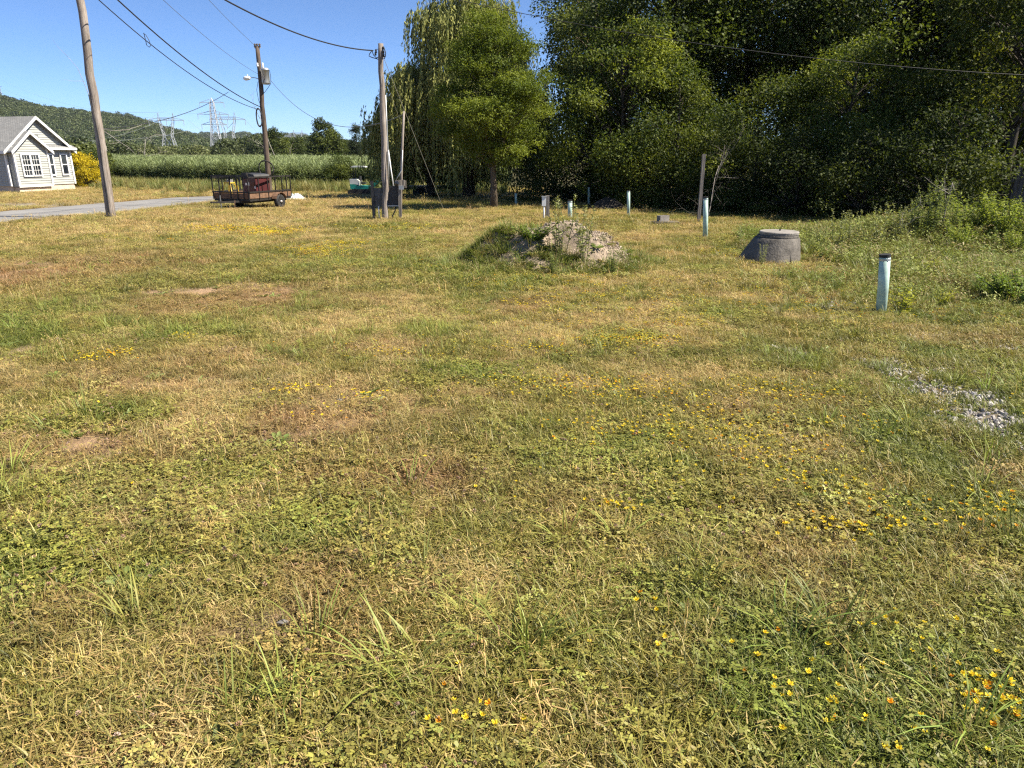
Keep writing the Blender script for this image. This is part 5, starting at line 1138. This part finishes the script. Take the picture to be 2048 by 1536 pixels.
# concrete block on a slab
g = G(1330, 449); o = thing('concrete_slab', 'low dark concrete slab in the grass by the leaning post', 'slab', g); MB().prism([(-.42, -.3, -.05), (.42, -.32, -.05), (.45, .3, -.05), (-.4, .28, -.05)], (0, 0, .15)).build('slab', M['concrete'], o)
o = thing('concrete_block', 'pale hollow concrete block lying on the low slab', 'block', g+Vector((-.08, -.02, .10)), R(25)); b = MB()
b.box((0, -.08, .1), (.36, .035, .19)).box((0, .08, .1), (.36, .035, .19)); b.build('face', M['concrete_lid'], o)
for x in (-.163, 0, .163): MB().box((x, 0, .1), (.034, .125, .188)).build('web', M['concrete_lid'], o)
# pale stones in the lawn
for i, (px, py, s_, lab) in enumerate([(1023, 1042, .017, 'white rounded stone in the grass near the middle of the lawn'), (566, 1256, .02, 'pale flat stone half sunk in the near turf'), (1338, 655, .02, 'white scrap of stone beside the orange flower patch'), (1398, 682, .022, 'white stone left of the gravel patch'), (680, 807, .022, 'small white stone at the edge of the bare streak')]):
    g = G(px, py); q = stone_mesh(50+i); q.materials.clear(); q.materials.append(M['concrete_lid']); o = link('stone', q, None, g+Vector((0, 0, s_*.6+.012))); o.scale = (s_*1.2, s_, s_); tag(o, lab, 'stone', 'pale stones')
# fence at the right edge
fp = GY(2006, 21.5); fe = thing('plank_fence', 'old grey plank fence leaning at the right edge behind the weeds', 'fence', fp, R(-12)); rg = np.random.default_rng(6)
M['fence'] = m_wood('fence', (.07, .063, .06), (.15, .14, .135), 4)  # plank tone darkened to stand in for the shade over the fence
for i in range(20):
    h = 1.75+rg.normal(0, .025); x = i*.148; l = .10+rg.normal(0, .012); b = MB(); b.prism([(x-.062, 0, -.1), (x+.062, 0, -.1), (x+.062+l, 0, h-.05), (x+.03+l, 0, h), (x-.03+l, 0, h), (x-.062+l, 0, h-.05)], (0, .02, 0)); b.build('plank', M['fence'], fe)
for z_ in (.35, 1.4): MB().box((1.45, .04, z_), (3.0, .035, .085)).build('rail', M['fence'], fe)
for x in (.0, 2.4): MB().box((x+.05, .1, .8), (.09, .09, 1.75)).build('post', M['fence'], fe)

# ================================================================ weeds
def weed(rg, H, ns, spread, L, W, col, col2, per=26, twiggy=0.0):
    st = MB(); P_, D_, N_ = [], [], []
    for k in range(ns):
        a = rg.uniform(0, 6.283); q = spread*rg.uniform(.3, 1); h = H*rg.uniform(.6, 1); p0 = Vector((math.cos(a)*q*.25, math.sin(a)*q*.25, -.03)); top = Vector((math.cos(a)*q, math.sin(a)*q, h)); mid = p0.lerp(top, .5)+Vector((rg.normal(0, .03), rg.normal(0, .03), h*.06))
        st.tube([p0, p0.lerp(mid, .6), mid, mid.lerp(top, .6), top], [.006, .0055, .0045, .0035, .002], 5)
        ts = rg.uniform(.12, 1, per)
        for t_ in ts:
            pt = p0.lerp(mid, t_*2) if t_ < .5 else mid.lerp(top, t_*2-1); aa = rg.uniform(0, 6.283); d = Vector((math.cos(aa), math.sin(aa), rg.uniform(-.1, .8))); l = L*(1.15-.6*t_)
            P_.append(pt+d*l*.5); D_.append(d); N_.append(l)
    P_ = np.array(P_); D_ = np.array(D_); l = np.array(N_)*rg.uniform(.7, 1.2, len(P_)); n = len(P_)
    v, f = leaf_arrays(P_, D_, unit(rg.normal(size=(n, 3))*.4+np.array([0, 0, 1])), l, l*W/L); c = mix3(col, col2, rg.random(n))*rg.uniform(.8, 1.2, (n, 1))
    return st.mesh('stem', M['weed_stem']), np_mesh('leaves', v, f, M['leaf'], np.repeat(c, 4, 0))
M['weed_stem'] = m_plain('weed_stem', (.13, .14, .06), .7, 0, .3)
WEED = {'mug': weed(np.random.default_rng(1), 1.25, 9, .32, .10, .030, (.11, .15, .05), (.27, .31, .11), 70), 'bush': weed(np.random.default_rng(2), .75, 26, .55, .10, .034, (.14, .20, .035), (.34, .38, .075), 46),
        'lime': weed(np.random.default_rng(3), .34, 12, .26, .07, .03, (.26, .28, .03), (.42, .42, .06), 22), 'thistle': weed(np.random.default_rng(4), 0.95, 5, .28, .085, .034, (.15, .18, .08), (.34, .35, .17), 70), 'low': weed(np.random.default_rng(5), .38, 40, .55, .08, .04, (.09, .15, .028), (.22, .29, .05), 30)}
def put_weed(key, loc, s, rz, label, name, cat='weed', group=None):
    o = thing(name, label, cat, loc, rz, group); o.scale = (s, s, s); a, b_ = WEED[key]; link('stem', a, o); link('leaves', b_, o); return o
for key, px, Y, s, lab in [('mug', 1856, 15.6, 1.12, 'tallest grey-green weed clump on the bank at the right'), ('mug', 1830, 15.9, .85, 'tall weed just left of the tallest clump'), ('mug', 1903, 15.3, .8, 'slender upright weed right of the tallest clump'), ('mug', 1880, 16.2, 1.0, 'leafy weed close behind the tallest clump'),
                           ('bush', 1945, 15.6, 1.15, 'dense green weed bush right of the tallest clump'), ('bush', 2000, 15.2, 1.2, 'dense green weed bush in front of the plank fence'), ('bush', 2060, 15.0, 1.15, 'dense green weed bush cut by the right edge'), ('bush', 1915, 14.6, .8, 'low weed bush below the slender upright weed'), ('bush', 2025, 14.0, .8, 'low weed bush under the plank fence'),
                           ('thistle', 1672, 14.6, .95, 'pale thistle right of the manhole cone'), ('thistle', 1700, 15.2, .85, 'second pale thistle right of the manhole cone'), ('thistle', 1752, 14.9, 1.0, 'yellow-tipped thistle left of the weed bank'), ('thistle', 1640, 15.0, .7, 'small thistle touching the manhole cone'), ('thistle', 1790, 15.2, .9, 'straggly thistle at the left foot of the weed bank'), ('thistle', 1525, 12.9, .45, 'tiny thistle in front of the manhole cone'),
                           ('thistle', 1122, 12.4, 1.15, 'tall thin weed growing on top of the gravel heap'), ('thistle', 1168, 12.2, 1.05, 'forked weed on the right shoulder of the gravel heap'), ('mug', 1225, 11.8, .45, 'bushy weed on the right flank of the gravel heap'), ('low', 1065, 12.6, .75, 'leafy green weed on the crest of the gravel heap'), ('mug', 1105, 11.7, .4, 'dark small weed on the front of the gravel heap'),
                           ('lime', 1800, 8.55, 1.0, 'yellow-green weed at the foot of the nearest aqua pipe'), ('lime', 1884, 8.9, .7, 'small yellow-green weed right of the nearest aqua pipe'), ('lime', 1850, 11.5, .9, 'yellow-green weed between the pipe and the bank'), ('low', 2032, 9.2, 1.05, 'low dark-green leafy patch at the right edge'), ('low', 1985, 9.5, .7, 'smaller green patch left of the dark-green one')]:
    loc = GY(px, Y); hx, hy = loc.x-gg.x, loc.y-gg.y
    if (hx/1.82)**2+(hy/1.4)**2 < .9: loc.z = float(heap_z(np.array([hx]), np.array([hy]))[0])+gg.z-.02
    put_weed(key, loc, s, px*.37, lab, {'mug': 'tall_weed', 'bush': 'weed_bush', 'lime': 'yellow_green_weed', 'thistle': 'thistle', 'low': 'leafy_weed'}[key])
dsn = lambda px, Y, H, sd, lab: (lambda o: o)(dead(lab, GY(px, Y), H, .018, sd, 3, 2))
dsn(1890, 15.9, 1.15, 41, 'bleached bare stick shrub inside the tall weed clump'); dsn(1795, 15.4, .7, 43, 'tangle of bare dead stems at the left of the tall weeds')
# rough taller growth on the right side of the field
n = 6500; px = rg.uniform(1480, 2130, n); Y = rg.uniform(7.6, 19, n); X = (px-1024)/FPX*(Y*CT+1.9*ST); k = rg.random(n) < sstep(2.6, 6.5, X)*np.interp(Y, [7.6, 9, 11, 19], [.12, .4, .8, 1]); X, Y = X[k], Y[k]; n = len(X)
kk = (np.abs(X-MHX) > 1.0) | (Y < MHY-2.2) | (Y > MHY+1.2); X, Y = X[kk], Y[kk]; n = len(X); d_ = fields(X, Y); g_ = rg.random(n)
HB = []
for sdd in (1, 2):
    r3 = np.random.default_rng(sdd); b = Blades()
    for _ in range(46):
        p = np.array([r3.normal(0, .07), r3.normal(0, .07), r3.uniform(.02, .26)]); a = r3.uniform(0, 6.283); d = np.array([math.cos(a), math.sin(a), r3.uniform(-.2, .6)]); s_ = np.array([-d[1], d[0], r3.uniform(-.3, .3)]); l = r3.uniform(.03, .07)
        b.poly([p, p+d*l*.5-s_*l*.22, p+d*l, p+d*l*.5+s_*l*.22], np.ones(3)*r3.uniform(.7, 1.35))
    for _ in range(6): b.blade((r3.normal(0, .04), r3.normal(0, .04), 0), r3.uniform(0, 6.283), r3.uniform(.18, .36), .005, .25, (.8, .75, .6))
    HB.append(b.mesh('herb_piece', M['grass']))
scatter('rough_growth', np.c_[X, Y, gz(X, Y)], np.c_[rg.normal(0, .1, (n, 2)), rg.uniform(0, 6.283, n)], rg.uniform(.5, 1.3, n)*np.interp(Y, [8, 12, 19], [.55, .9, 1.15]), mix3(mix3((.12, .17, .035), (.29, .31, .08), g_), (.30, .23, .12), (rg.random(n) < .2)*.8), rg.integers(0, 4, n), HB+[tuft(30, .04, .16, .36, .007), tuft(24, .04, .14, .3, .007, .8, .5)], 'rough green weeds and grass covering the right side of the field')

# ================================================================ summer haze
hz = MB(); hz.box((0, 0, 80), (9000, 9000, 170)); ho = hz.build('haze', []); tag(ho, 'thin summer haze over the valley', None, None, 'stuff')
hm = bpy.data.materials.new('haze'); hm.use_nodes = True; hm.node_tree.nodes.clear()
hv = hm.node_tree.nodes.new('ShaderNodeVolumePrincipled'); hv.inputs['Color'].default_value = (.80, .88, 1.0, 1); hv.inputs['Density'].default_value = .00005; hv.inputs['Anisotropy'].default_value = .2
hu = hm.node_tree.nodes.new('ShaderNodeOutputMaterial'); hm.node_tree.links.new(hv.outputs[0], hu.inputs['Volume']); ho.data.materials.append(hm)
